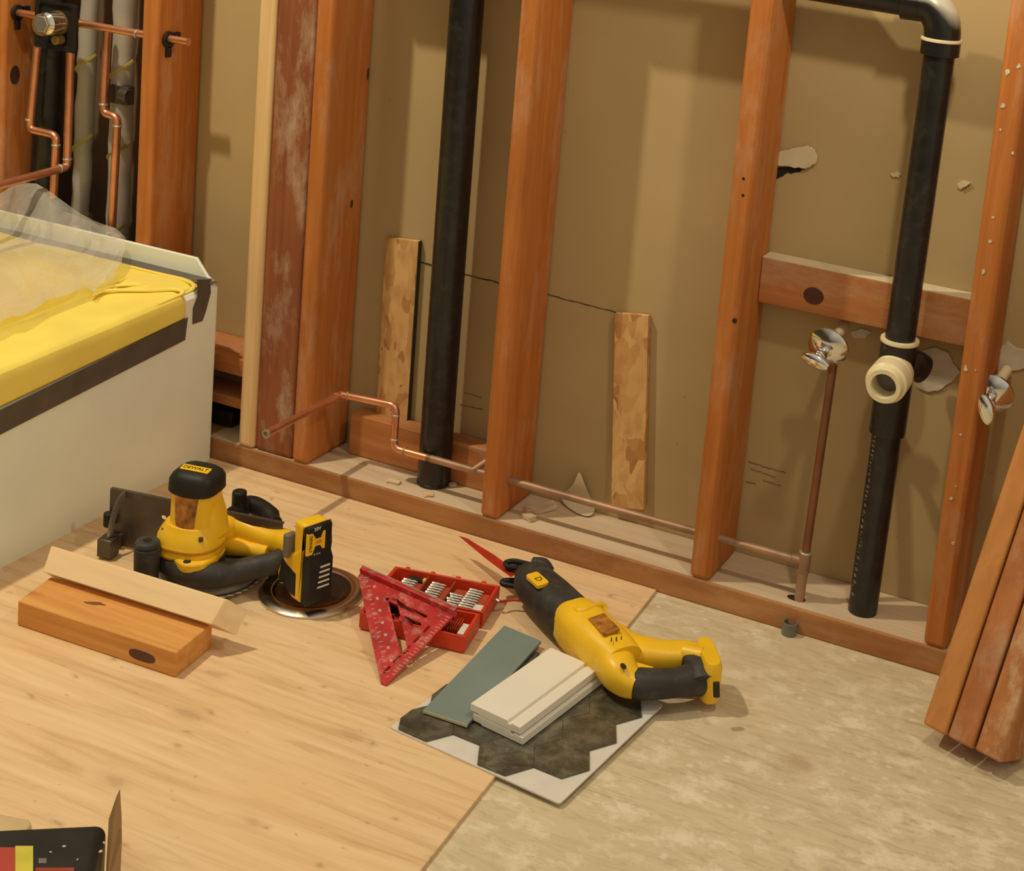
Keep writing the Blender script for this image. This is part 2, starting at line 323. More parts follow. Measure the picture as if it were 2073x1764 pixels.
# ------------------------------------------------------------------ object helpers
def obj(name, bm, mat, parent=None, bev=0, seg=2, angle=35, label=None, at=None, solid=0, sub=0):
    bmesh.ops.recalc_face_normals(bm, faces=bm.faces)
    if parent is None:
        if at is None:
            xs = [v.co for v in bm.verts]; at = Vector(((min(v.x for v in xs)+max(v.x for v in xs))/2, (min(v.y for v in xs)+max(v.y for v in xs))/2, min(v.z for v in xs)))
        off = Vector(at)
    else: off = Vector(parent['_o'])
    for v in bm.verts: v.co -= off
    me = bpy.data.meshes.new(name); bm.to_mesh(me); bm.free(); me.materials.append(mat)
    o = bpy.data.objects.new(name, me); COL.objects.link(o)
    o['_o'] = tuple(off)
    if parent is None: o.location = off
    else: o.parent = parent
    for p in me.polygons: p.use_smooth = True
    me.set_sharp_from_angle(angle=math.radians(angle))
    if solid: m = o.modifiers.new('thickness','SOLIDIFY'); m.thickness = solid; m.offset = 0
    if sub: m = o.modifiers.new('smooth','SUBSURF'); m.levels = sub; m.render_levels = sub
    if bev: m = o.modifiers.new('bevel','BEVEL'); m.width = bev; m.segments = seg; m.limit_method = 'ANGLE'; m.angle_limit = math.radians(angle); m.harden_normals = False
    if label: o['label'] = label
    return o
def tag(o, label, cat, group=None, kind=None):
    if label: o['label'] = label
    if cat: o['category'] = cat
    if group: o['group'] = group
    if kind: o['kind'] = kind
    return o
def thing(name, label, cat, loc, group=None):
    o = bpy.data.objects.new(name, None); COL.objects.link(o); o.location = loc; o['_o'] = tuple(Vector(loc)); o.empty_display_size = .05
    return tag(o, label, cat, group)
def V(p, z): p = Vector(p); return Vector((p.x,p.y,z))
# ================================================================== SETTING
D = .132; PH = .038; SW = .0375; FZ = -.006
b = BM(); box(b, (-2.2,-2.6,FZ-.03), (2.6,.2,FZ)); tag(obj('floor', b, SUB, at=(0,0,FZ)), 'weathered grey-brown wooden subfloor right of the plywood', 'floor', kind='structure')
b = BM()
poly(b, [(.352,-.003),(.359,-.133),(.368,-.595),(.381,-.803),(.40,-1.4),(-2.2,-1.4),(-2.2,-.003)], FZ, 0)
tag(obj('plywood_sheet', b, PLY, at=(0,0,FZ), bev=.0006), 'pale plywood sheet with small brown knots covering the left floor', 'plywood')
b = BM(); box(b, (-.772,D,FZ), (2.6,D+.0127,1.5)); wb = tag(obj('wall_back', b, DRY, at=(0,D,0)), 'brown-grey drywall backing seen between the open studs', 'wall', kind='structure')
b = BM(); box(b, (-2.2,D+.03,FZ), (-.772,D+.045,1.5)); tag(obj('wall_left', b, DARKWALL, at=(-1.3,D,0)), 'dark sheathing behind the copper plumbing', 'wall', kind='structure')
def seamline(bm, p, q, w=.0012, y=D-.0006):
    a, c = by(p, y), by(q, y); n = 14; pts = [a.lerp(c, i/n)+Vector((0,0,random.uniform(-.0012,.0012))) for i in range(n+1)]; path(bm, pts, [random.uniform(.5,1)*w for _ in pts], seg=6)
for a_ in (((842,528),(1010,573),.0012),((1108,596),(1252,634),.0008)): b = BM(); seamline(b,*a_); obj('seam_crack', b, HOLE, wb)
# bottom plate
b = BM(); box(b, (-1.6,0,FZ), (1.3,.131,PH)); plt = tag(obj('bottom_plate', b, PLATE, bev=.003, at=(0,0,FZ)), 'long brown bottom plate of the open stud wall lying on the floor', 'wall plate')
b = BM(); pts = [(-.60,.004),(1.25,.004),(1.25,.1305),(-.60,.1305)]; poly(b, pts, PH-.0002, PH+.0006); dust = obj('dust_layer', b, DUSTW, plt, label='pale dusty bare upper side of the plate')
# studs
def stud(x, w=SW, y0=0, y1=.1315, mat=STUD, label='', z1=1.15, name='wall_stud', z0=PH+.0008, cat='stud', lean=0, bev=.0085):
    b = BM(); hexa(b, [Vector(p) for p in ((x,y0,z0),(x+w,y0,z0),(x+w,y1,z0),(x,y1,z0),(x+lean,y0,z1),(x+w+lean,y0,z1),(x+w+lean,y1,z1),(x+lean,y1,z1))])
    return tag(obj(name, b, mat, bev=bev, seg=3), label, cat)
stH = stud(-1.168, label='aged wall stud with a dark knot at the far left edge')
stud(-.7945, label='orange wall stud behind the tub end with a copper stub poking from its side')
stud(-.5294, .0366, mat=PINE, label='fresh pale pine stud beside the dusty reddish one')
stud(-.4924, .0860, y0=.0035, y1=.042, mat=STUDD, label='wide reddish stud smeared with white dust, right of the pale pine one')
stC = stud(-.4060, .0372, label='orange wall stud just right of the white-smeared one')
stud(0, .0375, label='orange wall stud just right of the thick black drain pipe')
stE = stud(.406, .0375, label='orange wall stud left of the wooden crossblock, with nail holes')
stud(.812, .0385, label='plaster-spotted wall stud at the right, by the right-hand chrome valve')
for s, (px, n) in ((stE, ((1505,360),2)),):
    for p in ((1505,362),(1504,396),(1487,650)):
        b = BM(); q = by(p, -.0003); cyl(b, q, q+Vector((0,.001,0)), .0026 if p[1]<600 else .0042, seg=12); obj('nail_hole', b, HOLE, s)
KN = plain('stud_knot',(.06,.022,.010),.6)
def knot(st, x, px_, rz, ry):
    q = bx(px_, x+.0003); b = BM(); loft(b, [((0,0,-.0004),rz,ry),((0,0,.0002),rz,ry)], fr(q, (0,0,1), (1,0,0)), 2.2, 20); obj('knot', b, KN, st, label='dark knot')
knot(stH, -1.1305, (30,152), .019, .012); knot(stC, -.3688, (712,413), .008, .004); knot(stC, -.3688, (745,150), .012, .003)
# blocking above the frame (its shade falls on the wall)
b = BM(); box(b, (-.368,.001,1.075), (-.001,.039,1.15)); tag(obj('blocking_1', b, STUDX), 'header block between studs above', 'block', kind='structure')
b = BM(); box(b, (.038,.001,1.10), (.405,.039,1.15)); tag(obj('blocking_2', b, STUDX), 'header block between studs above', 'block', kind='structure')
# crossblock between the right studs
b = BM(); box(b, (.4442,D-.040,.5092), (.8113,D-.0005,.5880)); cb = tag(obj('crossblock', b, STUDX, bev=.0015), 'horizontal wooden crossblock with a dark knot, nailed between the right studs', 'wood block')
b = BM(); box(b, (.4445,D-.0395,.5878), (.811,D-.001,.5888)); obj('dusty_top', b, PAPER, cb, label='pale dusty upper side')
q = by((1647,599), D-.0405); b = BM(); loft(b, [((0,0,0),.0175,.0145),((0,0,.0012),.0165,.0135)], fr(q, (1,0,0), (0,-1,0)), 2); obj('knot', b, plain('knot_brown',(.07,.018,.01),.5), cb, label='dark reddish brown round knot')
# block behind the black pipe
q0 = bz((709,916), PH); q1 = bz((968,992), PH); yb = (q0.y+q1.y)/2
print('block y', yb, q0, q1)
yb = min(yb, .088)
b = BM(); box(b, (q0.x,yb,PH+.0008), (-.0008,yb+.040,PH+.083)); tag(obj('wood_block', b, STUDX, bev=.003), 'reddish offcut lying on the plate behind the left black pipe', 'wood block')
# OSB strips
def strip(tl, tr, bl, br, label, yt, yb_, green=False):
    a, c = by(tl, yt), by(tr, yt); d, e = by(bl, yb_), by(br, yb_); th = Vector((0,.0105,0))
    b = BM(); hexa(b, [d, e, e+th, d+th, a, c, c+th, a+th]); o = tag(obj('flakeboard_strip', b, OSB, bev=.0005), label, 'wood strip', 'flakeboard strips leaning on the drywall')
    if green:
        b = BM(); s = Vector((.0012,0,0)); hexa(b, [e+s*.1, e+s, e+s+th, e+s*.1+th, c+s*.1, c+s, c+s+th, c+s*.1+th]); obj('painted_edge', b, GREENP, o, label='dark green painted edge')
    return o
strip((781,481),(847,489),(760,862),(822,880), 'flakeboard strip with a dark green edge, left of the thick black pipe', D-.012, D-.012, True)
strip((1245,634),(1312,640),(1237,1026),(1303,1033), 'upright flakeboard strip without paint, between the two middle studs', D-.012, D-.014)
# ================================================================== PIPES
def pipe(name, ps, r, mat, parent=None, fil=.015, seg=20):
    b = BM(); path(b, fillet(ps, fil) if len(ps) > 2 else ps, r, seg=seg); return obj(name, b, mat, parent)
def ringp(name, a, d, r, w, mat, parent):
    b = BM(); d = Vector(d).normalized(); cyl(b, Vector(a)-d*w/2, Vector(a)+d*w/2, r); return obj(name, b, mat, parent, bev=.0008)
# left drain pipe
a = by((877,984), .070); a.z = PH; t1 = by((946,0), .070); d = (t1-a)/(t1.z-a.z)
t = thing('drain_pipe', 'thick black plastic drain pipe rising through the bay left of the middle stud', 'pipe', V(a, PH))
pipe('pipe', [a+d*.001, a+d*1.11], .0302, ABS, t, seg=36)
ringp('base_collar', a+d*.004, d, .0312, .006, ABS, t)
# right vent / drain
YR = .052
rb = by((1746,1236), YR); rb.z = PH; rt = by((1902,110), YR); dr = (rt-rb)/(rt.z-rb.z)
def onr(z): return rb + dr*(z-rb.z)
t = thing('vent_pipe', 'black plastic drain line with cream stub and upper elbow, between the right studs', 'pipe', V(rb, PH))
zt = by((1828,690), YR).z; ze = by((1905,85), YR).z; zl = by((1800,850), YR).z
pipe('lower_pipe', [onr(PH+.001), onr(zl)], .0242, ABS, t, seg=32)
pipe('upper_pipe', [onr(zt-.01), onr(ze)], .0242, ABS, t, seg=32)
b = BM(); cyl(b, onr(zl-.022), onr(zt), .0295, seg=36); c0 = onr((zl+zt)/2+.012)
path(b, smoothpath([c0+Vector((-.008,-.01,-.012)), c0+Vector((.02,.02,.012)), c0+Vector((.036,.034,.004))]), [.024]*11, seg=24)
tee = obj('tee_fitting', b, ABS, t, bev=.001)
b = BM(); lathe(b, [(.0245,-.003),(.031,-.003),(.0318,0),(.031,.003),(.0245,.003)], fr(onr(zt), (1,0,0), dr), 36, False); obj('glue_ring', b, CREAM, tee, label='cream ring at the top of the tee')
s0 = by((1829,738), YR-.012); s1 = by((1786,783), -.022)
sd = (s1-s0).normalized(); print('cream stub', s0, s1)
sd = Vector((-.0,-1,-.04)).normalized(); s1c = by((1788,783), -.028); s0c = s1c - sd*.066
b = BM(); Mst = fr(s0c, (1,0,0), sd)
lathe(b, [(.0200,.0),(.0325,0),(.0330,.004),(.0330,.018),(.0315,.0195),(.0315,.0215),(.0335,.023),(.0335,.050),(.0300,.053),(.0285,.064),(.0275,.066),(.0205,.066),(.0200,.060),(.0200,.0)], Mst, 40, False)
st = obj('trap_stub', b, CREAM, t, label='cream plastic stub pointing out of the wall')
b = BM(); lathe(b, [(.0001,.03),(.0202,.03),(.0202,.031),(.0001,.031)], Mst, 30, False); obj('stub_inside', b, GREYP, st, label='grey dusty inside of the stub')
eb = onr(ze)
el = [eb+Vector((0,0,-.018))+dr*.0, onr(ze+.012), onr(ze+.035)+Vector((-.006,0,0)), onr(ze+.052)+Vector((-.022,0,0)), onr(ze+.056)+Vector((-.045,0,0))]
hl = by((1620,-10), YR); 
b = BM(); path(b, smoothpath(el), .0285, seg=32); cyl(b, onr(ze-.02), onr(ze+.004), .0305, seg=36)
hc = el[-1]; cyl(b, hc+Vector((.006,0,0)), hc+Vector((-.022,0,0)), .0295, seg=36)
obj('elbow', b, ABSP, t, bev=.001, label='black elbow with a pale upper side')
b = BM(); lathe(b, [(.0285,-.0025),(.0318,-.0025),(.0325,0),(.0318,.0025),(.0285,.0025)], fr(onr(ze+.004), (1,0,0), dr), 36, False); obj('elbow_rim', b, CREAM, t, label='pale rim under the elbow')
pipe('crossover_pipe', [hc+Vector((-.01,0,0)), Vector((.4640,YR,hc.z+.004))], .0242, ABSP, t, seg=32)
b = BM()
for z0, z1, dx in ((.07,.42,-.0172),):
    z = z0
    while z < z1:
        L = random.choice((.004,.006,.009,.003)); 
        if random.random() < .85:
            c = onr(z); M = fr(c, (1,0,0)); ang = math.radians(228); r = .0243
            for k in range(2 if L > .004 else 1):
                a0 = ang + random.uniform(-.08,.08); 
                p = c+Vector((math.cos(a0)*r, math.sin(a0)*r, 0)); path(b, [p, p+Vector((.0006*random.uniform(-1,1),0,L*.6))], .0005, seg=5)
                a1 = a0+.1; p = c+Vector((math.cos(a1)*r, math.sin(a1)*r, 0)); path(b, [p, p+Vector((0,0,L*.5))], .0004, seg=5)
        z += L+.002
obj('printed_line', b, plain('faint_print',(.30,.28,.24),.6), t, label='faint white print running up the pipe')
# low horizontal copper supply pipe with the bent stub
YP = .030
pe = by((690,799), YP); ps_ = Vector((pe.x, -.19, pe.z-.001)); p2 = by((803,822), YP); p3 = by((797,908), YP); pt = by((1622,1136), YP)
t = thing('supply_pipe', 'copper supply pipe bent up at its left end, running low through the studs', 'pipe', (pe.x, YP, PH))
r0 = .0068
pipe('stub_pipe', [ps_, pe], r0, COPPER, t)
pipe('offset_pipe', [pe, p2, p3, p3.lerp(pt,.10)], r0, COPPER, t, .016)
pipe('run_pipe', [p3.lerp(pt,.09), pt], r0, OLDCOPPER, t)
for p, dd, mat in ((pe+Vector((0,-.016,0)),(0,1,0),OLDCOPPER),(pe+(p2-pe).normalized()*.016,p2-pe,OLDCOPPER),(p3+(p2-p3).normalized()*.018,p2-p3,SOLDER),(p2+(p3-p2).normalized()*.018,p2-p3,SOLDER),(p3.lerp(pt,.03),pt-p3,OLDCOPPER)):
    ringp('solder_joint', p, dd, r0+.0013, .004, mat, t)
b = BM(); lathe(b, [(r0*1.15,0),(r0*1.15,.003),(.0048,.003),(.0046,.0005)], fr(ps_, (1,0,0), (0,-1,0)), 20, False); obj('open_end', b, SOLDER, t)
b = BM(); u = Vector((.965*0+ -0.012,0,0)); w0 = by((958,952), .026); w1 = Vector((w0.x+.02, .045, w0.z+.018)); cyl(b, w0, w1, .006); obj('pipe_branch', b, OLDCOPPER, t)
# vertical brown riser with tee
rz0 = by((1612,1212), YP); rz1 = by((1688,730), .066)
t = thing('riser_pipe', 'thin brown tarnished riser pipe under the left chrome valve', 'pipe', V(rz0, PH))
rq = Vector((pt.x+.006, YP, pt.z)); rbm = bz((1618,1214), PH)
pipe('pipe', [Vector((rq.x,YP,rq.z+.01)), rz1], .0072, BROWNPIPE, t)
pipe('lower_pipe', [Vector((rbm.x,YP-.002,PH-.01)), Vector((rq.x,YP,rq.z))], .0085, OLDCOPPER, t)
b = BM(); cyl(b, rq+Vector((0,0,-.018)), rq+Vector((0,0,.016)), .0100); cyl(b, rq+Vector((-.022,0,0)), rq, .0086); tf = obj('tee_fitting', b, OLDCOPPER, t, bev=.001)
ringp('solder_joint', rq+Vector((0,0,.017)), (0,0,1), .0105, .003, SOLDER, t)
b = BM(); h0 = bz((1612,1212), PH+.0007); loft(b, [((0,0,0),.016,.009),((0,0,.0006),.016,.009)], fr(h0, (1,0,0)), 2); obj('drilled_hole', b, HOLE, plt)
# angle stops
def stop(c, hub_dir, pipe_from, name_label, hang, prl=None):
    c = Vector(c); t = thing('angle_stop_valve', name_label, 'valve', c)
    n = Vector(hub_dir).normalized()
    M = fr(c, Vector((1,0,0)), n); b = BM()
    lathe(b, [(.0005,-.004),(.033,-.004),(.0345,-.002),(.034,.0008),(.027,.006),(.016,.0105),(.0105,.012),(.0005,.012)], M, 40); obj('escutcheon', b, CHROME, t)
    b = BM(); cyl(b, c+n*.010, c+n*.030, .0085); cyl(b, c+n*.024, c+n*.040, .0105); cyl(b, c+n*.030, c+n*.036, .012); obj('valve_body', b, CHROME, t, bev=.001)
    hm = fr(c+n*.046, hang, n); b = BM()
    loft(b, [((0,0,-.007),.010,.006),((0,0,-.004),.022,.011),((0,0,0),.026,.0135),((0,0,.005),.024,.012),((0,0,.009),.014,.007)], hm, 2.0, 32); obj('handle', b, CHROME, t, sub=1)
    b = BM(); cyl(b, pipe_from, c-n*.004, .0085); obj('stub_pipe', b, CREAM, t, label='cream supply stub behind the valve')
    return t
c1 = by((1676,703), .050); stop(c1, (-.12,-1,-.26), by((1709,660), D-.004), 'chrome shut-off valve on a cream stub below the crossblock', (1,0,-.25))
c2 = by((2008,797), .030); stop(c2, (.04,-1,-.26), c2+Vector((.004,.095,.01)), 'chrome shut-off valve at the right edge, in front of the plaster-spotted stud', (.35,0,-1))
# small grey coupling on floor
q = bz((1597,1284), FZ); b = BM(); lathe(b, [(.0100,0),(.0125,0),(.0125,.022),(.0100,.022),(.0098,.003)], fr(Vector((q.x,q.y,FZ)), (1,0,0)), 24, False); tag(obj('pipe_coupling', b, ZINC, bev=.0005), 'small grey plastic coupling standing on the floor against the plate', 'coupling')
# ------- plumbing of the left bay
YL = .030
t = thing('shower_pipe', 'copper shower pipes with valve loop in the far left bay', 'pipe', by((115,272), YL))
h0, h1, h2 = by((22,20),YL), by((285,70),YL), by((382,86),YL); zz = h1.z
pipe('cross_pipe', [Vector((-1.125,YL,zz)), Vector((h2.x,YL,zz+.002))], .0075, COPPER, t)
P1 = [by((74,95),YL), by((60,262),YL), by((114,274),YL), by((108,400),YL)]; P1[0].x += .002
pipe('hot_pipe', P1, .0078, COPPER, t, .014)
P2 = [by((143,95),YL), by((136,338),YL), Vector((by((136,338),YL).x, -.32, by((136,338),YL).z-.012))]
pipe('spout_pipe', P2, .0080, COPPER, t, .012)
YQ = .05
P3 = [by((217,60),YQ), by((209,229),YQ), by((238,237),YQ), by((226,470),YQ)]; pipe('cold_pipe', P3, .0080, COPPER, t, .014)
for p, dd in ((P1[1]+Vector((0,0,.02)),(0,0,1)),(P1[2]+Vector((-.0,0,-.02)),(0,0,1)),(P2[1]+Vector((0,0,.016)),(0,0,1)),(P2[1]+Vector((0,-.02,0)),(0,1,0)),(P3[1]+Vector((0,0,.018)),(0,0,1)),(P3[2]+Vector((0,0,-.018)),(0,0,1)),(Vector((h1.x-.008,YL,zz)),(1,0,0))):
    ringp('solder_joint', p, dd, .0090, .004, SOLDER, t)
for px_ in ((343,82),(24,18)):
    x0 = -.7568 if px_[0] > 100 else -1.1303
    b = BM(); c = Vector((x0+.003, YL, zz)); lathe(b, [(.008,-.003),(.016,-.003),(.016,.003),(.008,.003)], fr(c,(0,1,0),(1,0,0)), 20, False)
    box(b, (c.x-.003,c.y-.006,c.z-.034), (c.x+.003,c.y+.006,c.z-.012)); box(b, (c.x-.003,c.y+.008,c.z-.004), (c.x+.003,c.y+.03,c.z+.012))
    o = obj('pipe_clip', b, BLK, None, bev=.001); tag(o, 'black plastic pipe clip around the copper stub on the orange stud' if px_[0] > 100 else 'black plastic pipe clip on the far left stud with the knot', 'clip')
q = by((118,52), -.006)
t = thing('shower_valve', 'square black shower valve box with a chrome cap, top left', 'valve', q)
pw = [by((76,-4),0), by((160,4),0), by((160,102),0), by((80,94),0)]; x0,x1,z0,z1 = pw[0].x, pw[1].x, pw[3].z, pw[0].z
b = BM(); loops = [rr(x0,z0,x1,z1,.006), rr(x0+.010,z0+.012,x1-.010,z1-.006,.008)[::-1]]
bm_ = plate(loops, .004, Matrix(((1,0,0,0),(0,0,1,-.004),(0,1,0,0),(0,0,0,1)))); obj('mounting_frame', bm_, BLK, t)
b = BM(); box(b, (x0+.004,-.002,z0+.004), (x1-.004,.004,z1-.004)); obj('back_plate', b, BLK, t)
vc = Vector(((x0+x1)/2+.004, -.004, (z0+z1)/2+.006)); b = BM(); cyl(b, vc+Vector((0,.03,0)), vc+Vector((0,-.045,0)), .026, .021); cyl(b, vc+Vector((.012,.0,-.03)), vc+Vector((.012,-.02,-.03)), .009); obj('brass_body', b, plain('dull_brass',(.32,.20,.08),.45,.5,.3,20), t, bev=.002)
b = BM(); cc = by((93,48), -.075); M = fr(cc, (1,0,0), (-.06,-1,0)); lathe(b, [(.0005,-.03),(.019,-.03),(.0215,-.012),(.0215,0),(.017,.006),(.0005,.007)], M, 28); obj('chrome_cap', b, CHROME, t)
b = BM(); hx_ = [(.017*math.cos(math.radians(60*i)), .017*math.sin(math.radians(60*i))) for i in range(6)]; poly(b, hx_, .004, .013, M); obj('bonnet_nut', b, SILVER, t, bev=.001)
a = by((98,200), .085); b2_ = by((88,395), .085)
pipe_l = BM(); dd = (a-b2_)/(a.z-b2_.z); path(pipe_l, [b2_-dd*(b2_.z-PH-.002), b2_+dd*.55], .0268, seg=32); tag(obj('drain_pipe', pipe_l, ABS), 'thick black plastic pipe in the far left bay behind the copper loop', 'pipe')
def wrapped(p, q, y, r, label, n):
    a, c = by(p, y), by(q, y); d = (a-c)/(a.z-c.z); base = c-d*(c.z-PH-.002)
    t = thing('insulated_pipe', label, 'pipe', base); b = BM(); pts = [base+d*(i*.03)+Vector((random.uniform(-.0015,.0015),0,0)) for i in range(int((1.1-PH)/.03))]
    path(b, pts, [r*random.uniform(.93,1.05) for _ in pts], seg=22); obj('insulation', b, GREYPIPE, t)
    for k in range(n):
        b = BM()
        zc = .30 + k*.165; ps2 = []
        for i in range(13):
            an = math.radians(170+ i*16); ps2.append(base+d*(zc+i*.0042)+Vector((math.cos(an)*(r+.0006), math.sin(an)*(r+.0006), 0)))
        path(b, ps2, .0042, seg=6, flat=.15); obj('yellow_band', b, STRIPE, t)
    return t
wrapped((173,200),(164,400), .095, .0185, 'grey wrapped pipe with yellow stripes, nearer the thick black pipe', 4)
wrapped((251,100),(240,410), .095, .0225, 'grey wrapped pipe with yellow stripes, beside the orange stud', 4)
b = BM(); q = by((262,195), .07); cyl(b, q, q+Vector((-.02,0,.0)), .014); box(b, tuple(q+Vector((-.05,.0,-.02))), tuple(q+Vector((-.005,.02,.016)))); tag(obj('hose_clamp', b, STEEL, bev=.001), 'dark metal clamp on the wrapped pipe beside the orange stud', 'clamp')
# low shelf blocks and scraps in the narrow bay
for zc, lab, th, dp in ((by((460,712),.05).z,'upper reddish block in the narrow bay beside the tub',.034,.10),(by((460,792),.05).z,'lower reddish block in the narrow bay beside the tub',.02,.07)):
    b = BM(); box(b, (-.7555,.03,zc-th), (-.5305,.03+dp,zc)); tag(obj('wood_block', b, STUDX, bev=.002), lab, 'wood block')
b = BM(); q = by((458,838),.07); box(b, (q.x-.05,.055,PH+.001), (q.x+.025,.085,q.z+.012)); tag(obj('black_scrap', b, BLK, bev=.004), 'black plastic scrap on the plate in the narrow bay', 'scrap')
# ================================================================== MARKS ON DRYWALL
def blob(name, pts, y, mat, th, parent=None, lab=None, cat=None, rough=1.5):
    P = [by(p, y) for p in pts]; out_ = []
    for i, a in enumerate(P):
        c = P[(i+1)%len(P)]; 
        for k in range(4): q = a.lerp(c, k/4); out_.append(Vector((q.x+random.uniform(-1,1)*.0009*rough*(k>0), q.z+random.uniform(-1,1)*.0009*rough*(k>0))))
    b = BM(); M = Matrix(((1,0,0,0),(0,0,-1,y),(0,1,0,0),(0,0,0,1))); poly(b, [(p.x,p.y) for p in out_], -.0004, th, M)
    return obj(name, b, mat, parent, bev=.0004)
blob('plaster_patch', [(1858,712),(1895,702),(1922,715),(1930,735),(1945,752),(1928,772),(1905,788),(1880,793),(1855,782),(1845,762)], D, PLASTER, .003, wb)
blob('plaster_patch', [(1722,672),(1745,664),(1765,672),(1752,684),(1730,684)], D, PLASTER, .002, wb)
blob('plaster_patch', [(2022,712),(2040,690),(2050,700),(2090,715),(2085,742),(2040,752),(2015,760),(2008,745)], D, PLASTER, .003, wb)
blob('hole', [(1566,342),(1580,338),(1608,338),(1632,342),(1612,349),(1590,352),(1568,366)], D, HOLE, .0008, wb)
P = [(1574,318),(1580,306),(1605,300),(1636,294),(1650,302),(1656,318),(1650,332),(1632,341),(1605,338),(1575,334)]
blob('torn_paper_flap', P, D-.003, PAPER, .004, wb)
blob('torn_paper_flap', [(1804,351),(1815,347),(1824,351),(1820,358),(1808,358)], D, PAPER, .003, wb)
blob('torn_paper_flap', [(1940,372),(1950,366),(1965,370),(1956,376),(1948,382),(1940,378)], D, PAPER, .004, wb)
fi = plain('faint_ink',(.13,.09,.05),.9)
for (x,y),(x2,y2) in (((1515,935),(1590,958)),((1520,950),(1570,966)),((1545,972),(1580,985)),((1510,975),(1530,980)),((940,795),(975,805)),((930,818),(978,830))):
    b = BM(); seamline(b, (x,y),(x2,y2), .0006); obj('smudged_stamp', b, fi, wb)
# paint / plaster spots on studs
b = BM()
for p in ((2062,135),(2040,145),(2030,215),(2025,262),(2038,150),(2050,310),(1990,550),(2010,440),(2004,490),(1955,745),(1975,750),(1925,1010),(1935,985),(1930,1100),(1945,880)):
    q = by(p, -.0004); r = random.uniform(.0012,.0034); M_ = fr(q, (1,0,0), (0,-1,0)); poly(b, [(r*random.uniform(.5,1.4)*math.cos(k*.7), r*random.uniform(.6,1.9)*math.sin(k*.7)) for k in range(9)], 0, .0005, M_)
tag(obj('plaster_spatter', b, PLASTER), 'pale plaster spatter on the right-hand stud', 'spatter', kind='stuff')
# ================================================================== DEBRIS ON PLATE
def flap(pts3, name, mat, lab, cat, th=.001):
    b = BM(); rows = pts3; vs = [[b.verts.new(p) for p in r] for r in rows]
    for a, c in zip(vs, vs[1:]):
        for i in range(len(a)-1): b.faces.new((a[i],a[i+1],c[i+1],c[i]))
    return tag(obj(name, b, mat, solid=th, sub=2), lab, cat)
def pl(p, z): return bz(p, z)
flap([[bz((1130,1012),PH+.004), bz((1160,1040),PH+.003), bz((1200,1052),PH+.004)],
      [bz((1140,995),.06), bz((1168,1008),.05), bz((1210,1028),.045)],
      [by((1160,985),.112), by((1175,982),.118), by((1190,1000),.121)],
      [by((1170,956),.118), by((1173,954),.120), by((1176,958),.122)]], 'torn_paper', PAPER, 'curled torn paper scrap standing on the plate behind the copper pipe', 'scrap')
def chip(p, L, w_, h_, ang, mat, lab):
    q = bz(p, PH+.001); M = fr(Vector((q.x,q.y,PH+.0009)), (math.cos(ang),math.sin(ang),0)); b = BM(); box(b, (-L/2,-w_/2,0),(L/2,w_/2,h_), M)
    bmesh.ops.subdivide_edges(b, edges=b.edges, cuts=2)
    for v in b.verts: v.co += Vector((random.uniform(-1,1),random.uniform(-1,1),random.uniform(0,.8)))*.0018
    return tag(obj('wood_scrap', b, mat), lab, 'scrap')
chip((1092,1036), .062, .016, .012, 1.0, DUSTW, 'dusty wood scrap lying on the plate right of the middle stud')
chip((1070,1052), .022, .014, .009, -.3, DUSTW, 'short stub scrap lying at the end of the dusty wood scrap')
chip((868,1005), .016, .008, .004, .5, PINE, 'tiny pale wood chip on the plate below the thick black pipe')
chip((797,978), .024, .014, .004, .1, DUSTW, 'crumbled debris chip on the plate left of the thick black pipe')
chip((916,985), .012, .010, .005, .9, DUSTW, 'grey crumb on the plate right of the thick black pipe')
# ================================================================== LEANING BOARDS
topdir = (by((2073,870),-.02) - bz((1862,1500),FZ))
print('topdir', topdir)
for i, (l, r_, mat, lab) in enumerate((((1862,1503),(1908,1528),wood('orange_fir_board',(.62,.28,.085),(.50,.20,.055),'Z',40,0,blot=.12),'leftmost of three leaning boards, plain orange'),
                              ((1912,1530),(1962,1556),wood('stained_fir_board',(.55,.22,.08),(.42,.15,.05),'Z',40,0,dust=.85,dustcol=(.50,.34,.22),blot=.3),'middle of three leaning boards, with pale dusty smear'),
                              ((1967,1558),(2020,1585),wood('patchy_fir_board',(.58,.25,.09),(.42,.15,.05),'Z',40,.6,dust=1,dustcol=(.68,.48,.30),blot=.3,kscale=9),'rightmost of three leaning boards, with white paint patches'))):
    a, c = bz(l, FZ+.003), bz(r_, FZ+.003); wd = (c-a).length; M = fr(a, topdir, (c-a))   # local x = long axis, z = across the narrow face
    b = BM(); y0, y1 = (0,.086); 
    sgn = 1 if (M.to_3x3()@Vector((0,1,0))).y > 0 else -1
    box(b, (0, 0 if sgn > 0 else -.086, 0), (1.0, .086 if sgn > 0 else 0, min(wd,.041)), M)
    lo = min(v.co.z for v in b.verts)
    for v in b.verts: v.co.z += FZ-lo
    tag(obj('leaning_board', b, mat, bev=.004, seg=3, at=a), lab, 'board', 'boards leaning at the right edge')
# ================================================================== BATHTUB
TX = -.582; TZ = .352
t = thing('bathtub', 'white bathtub with bare apron panel along the left side', 'bathtub', (TX-.35,-.75,0))
b = BM()
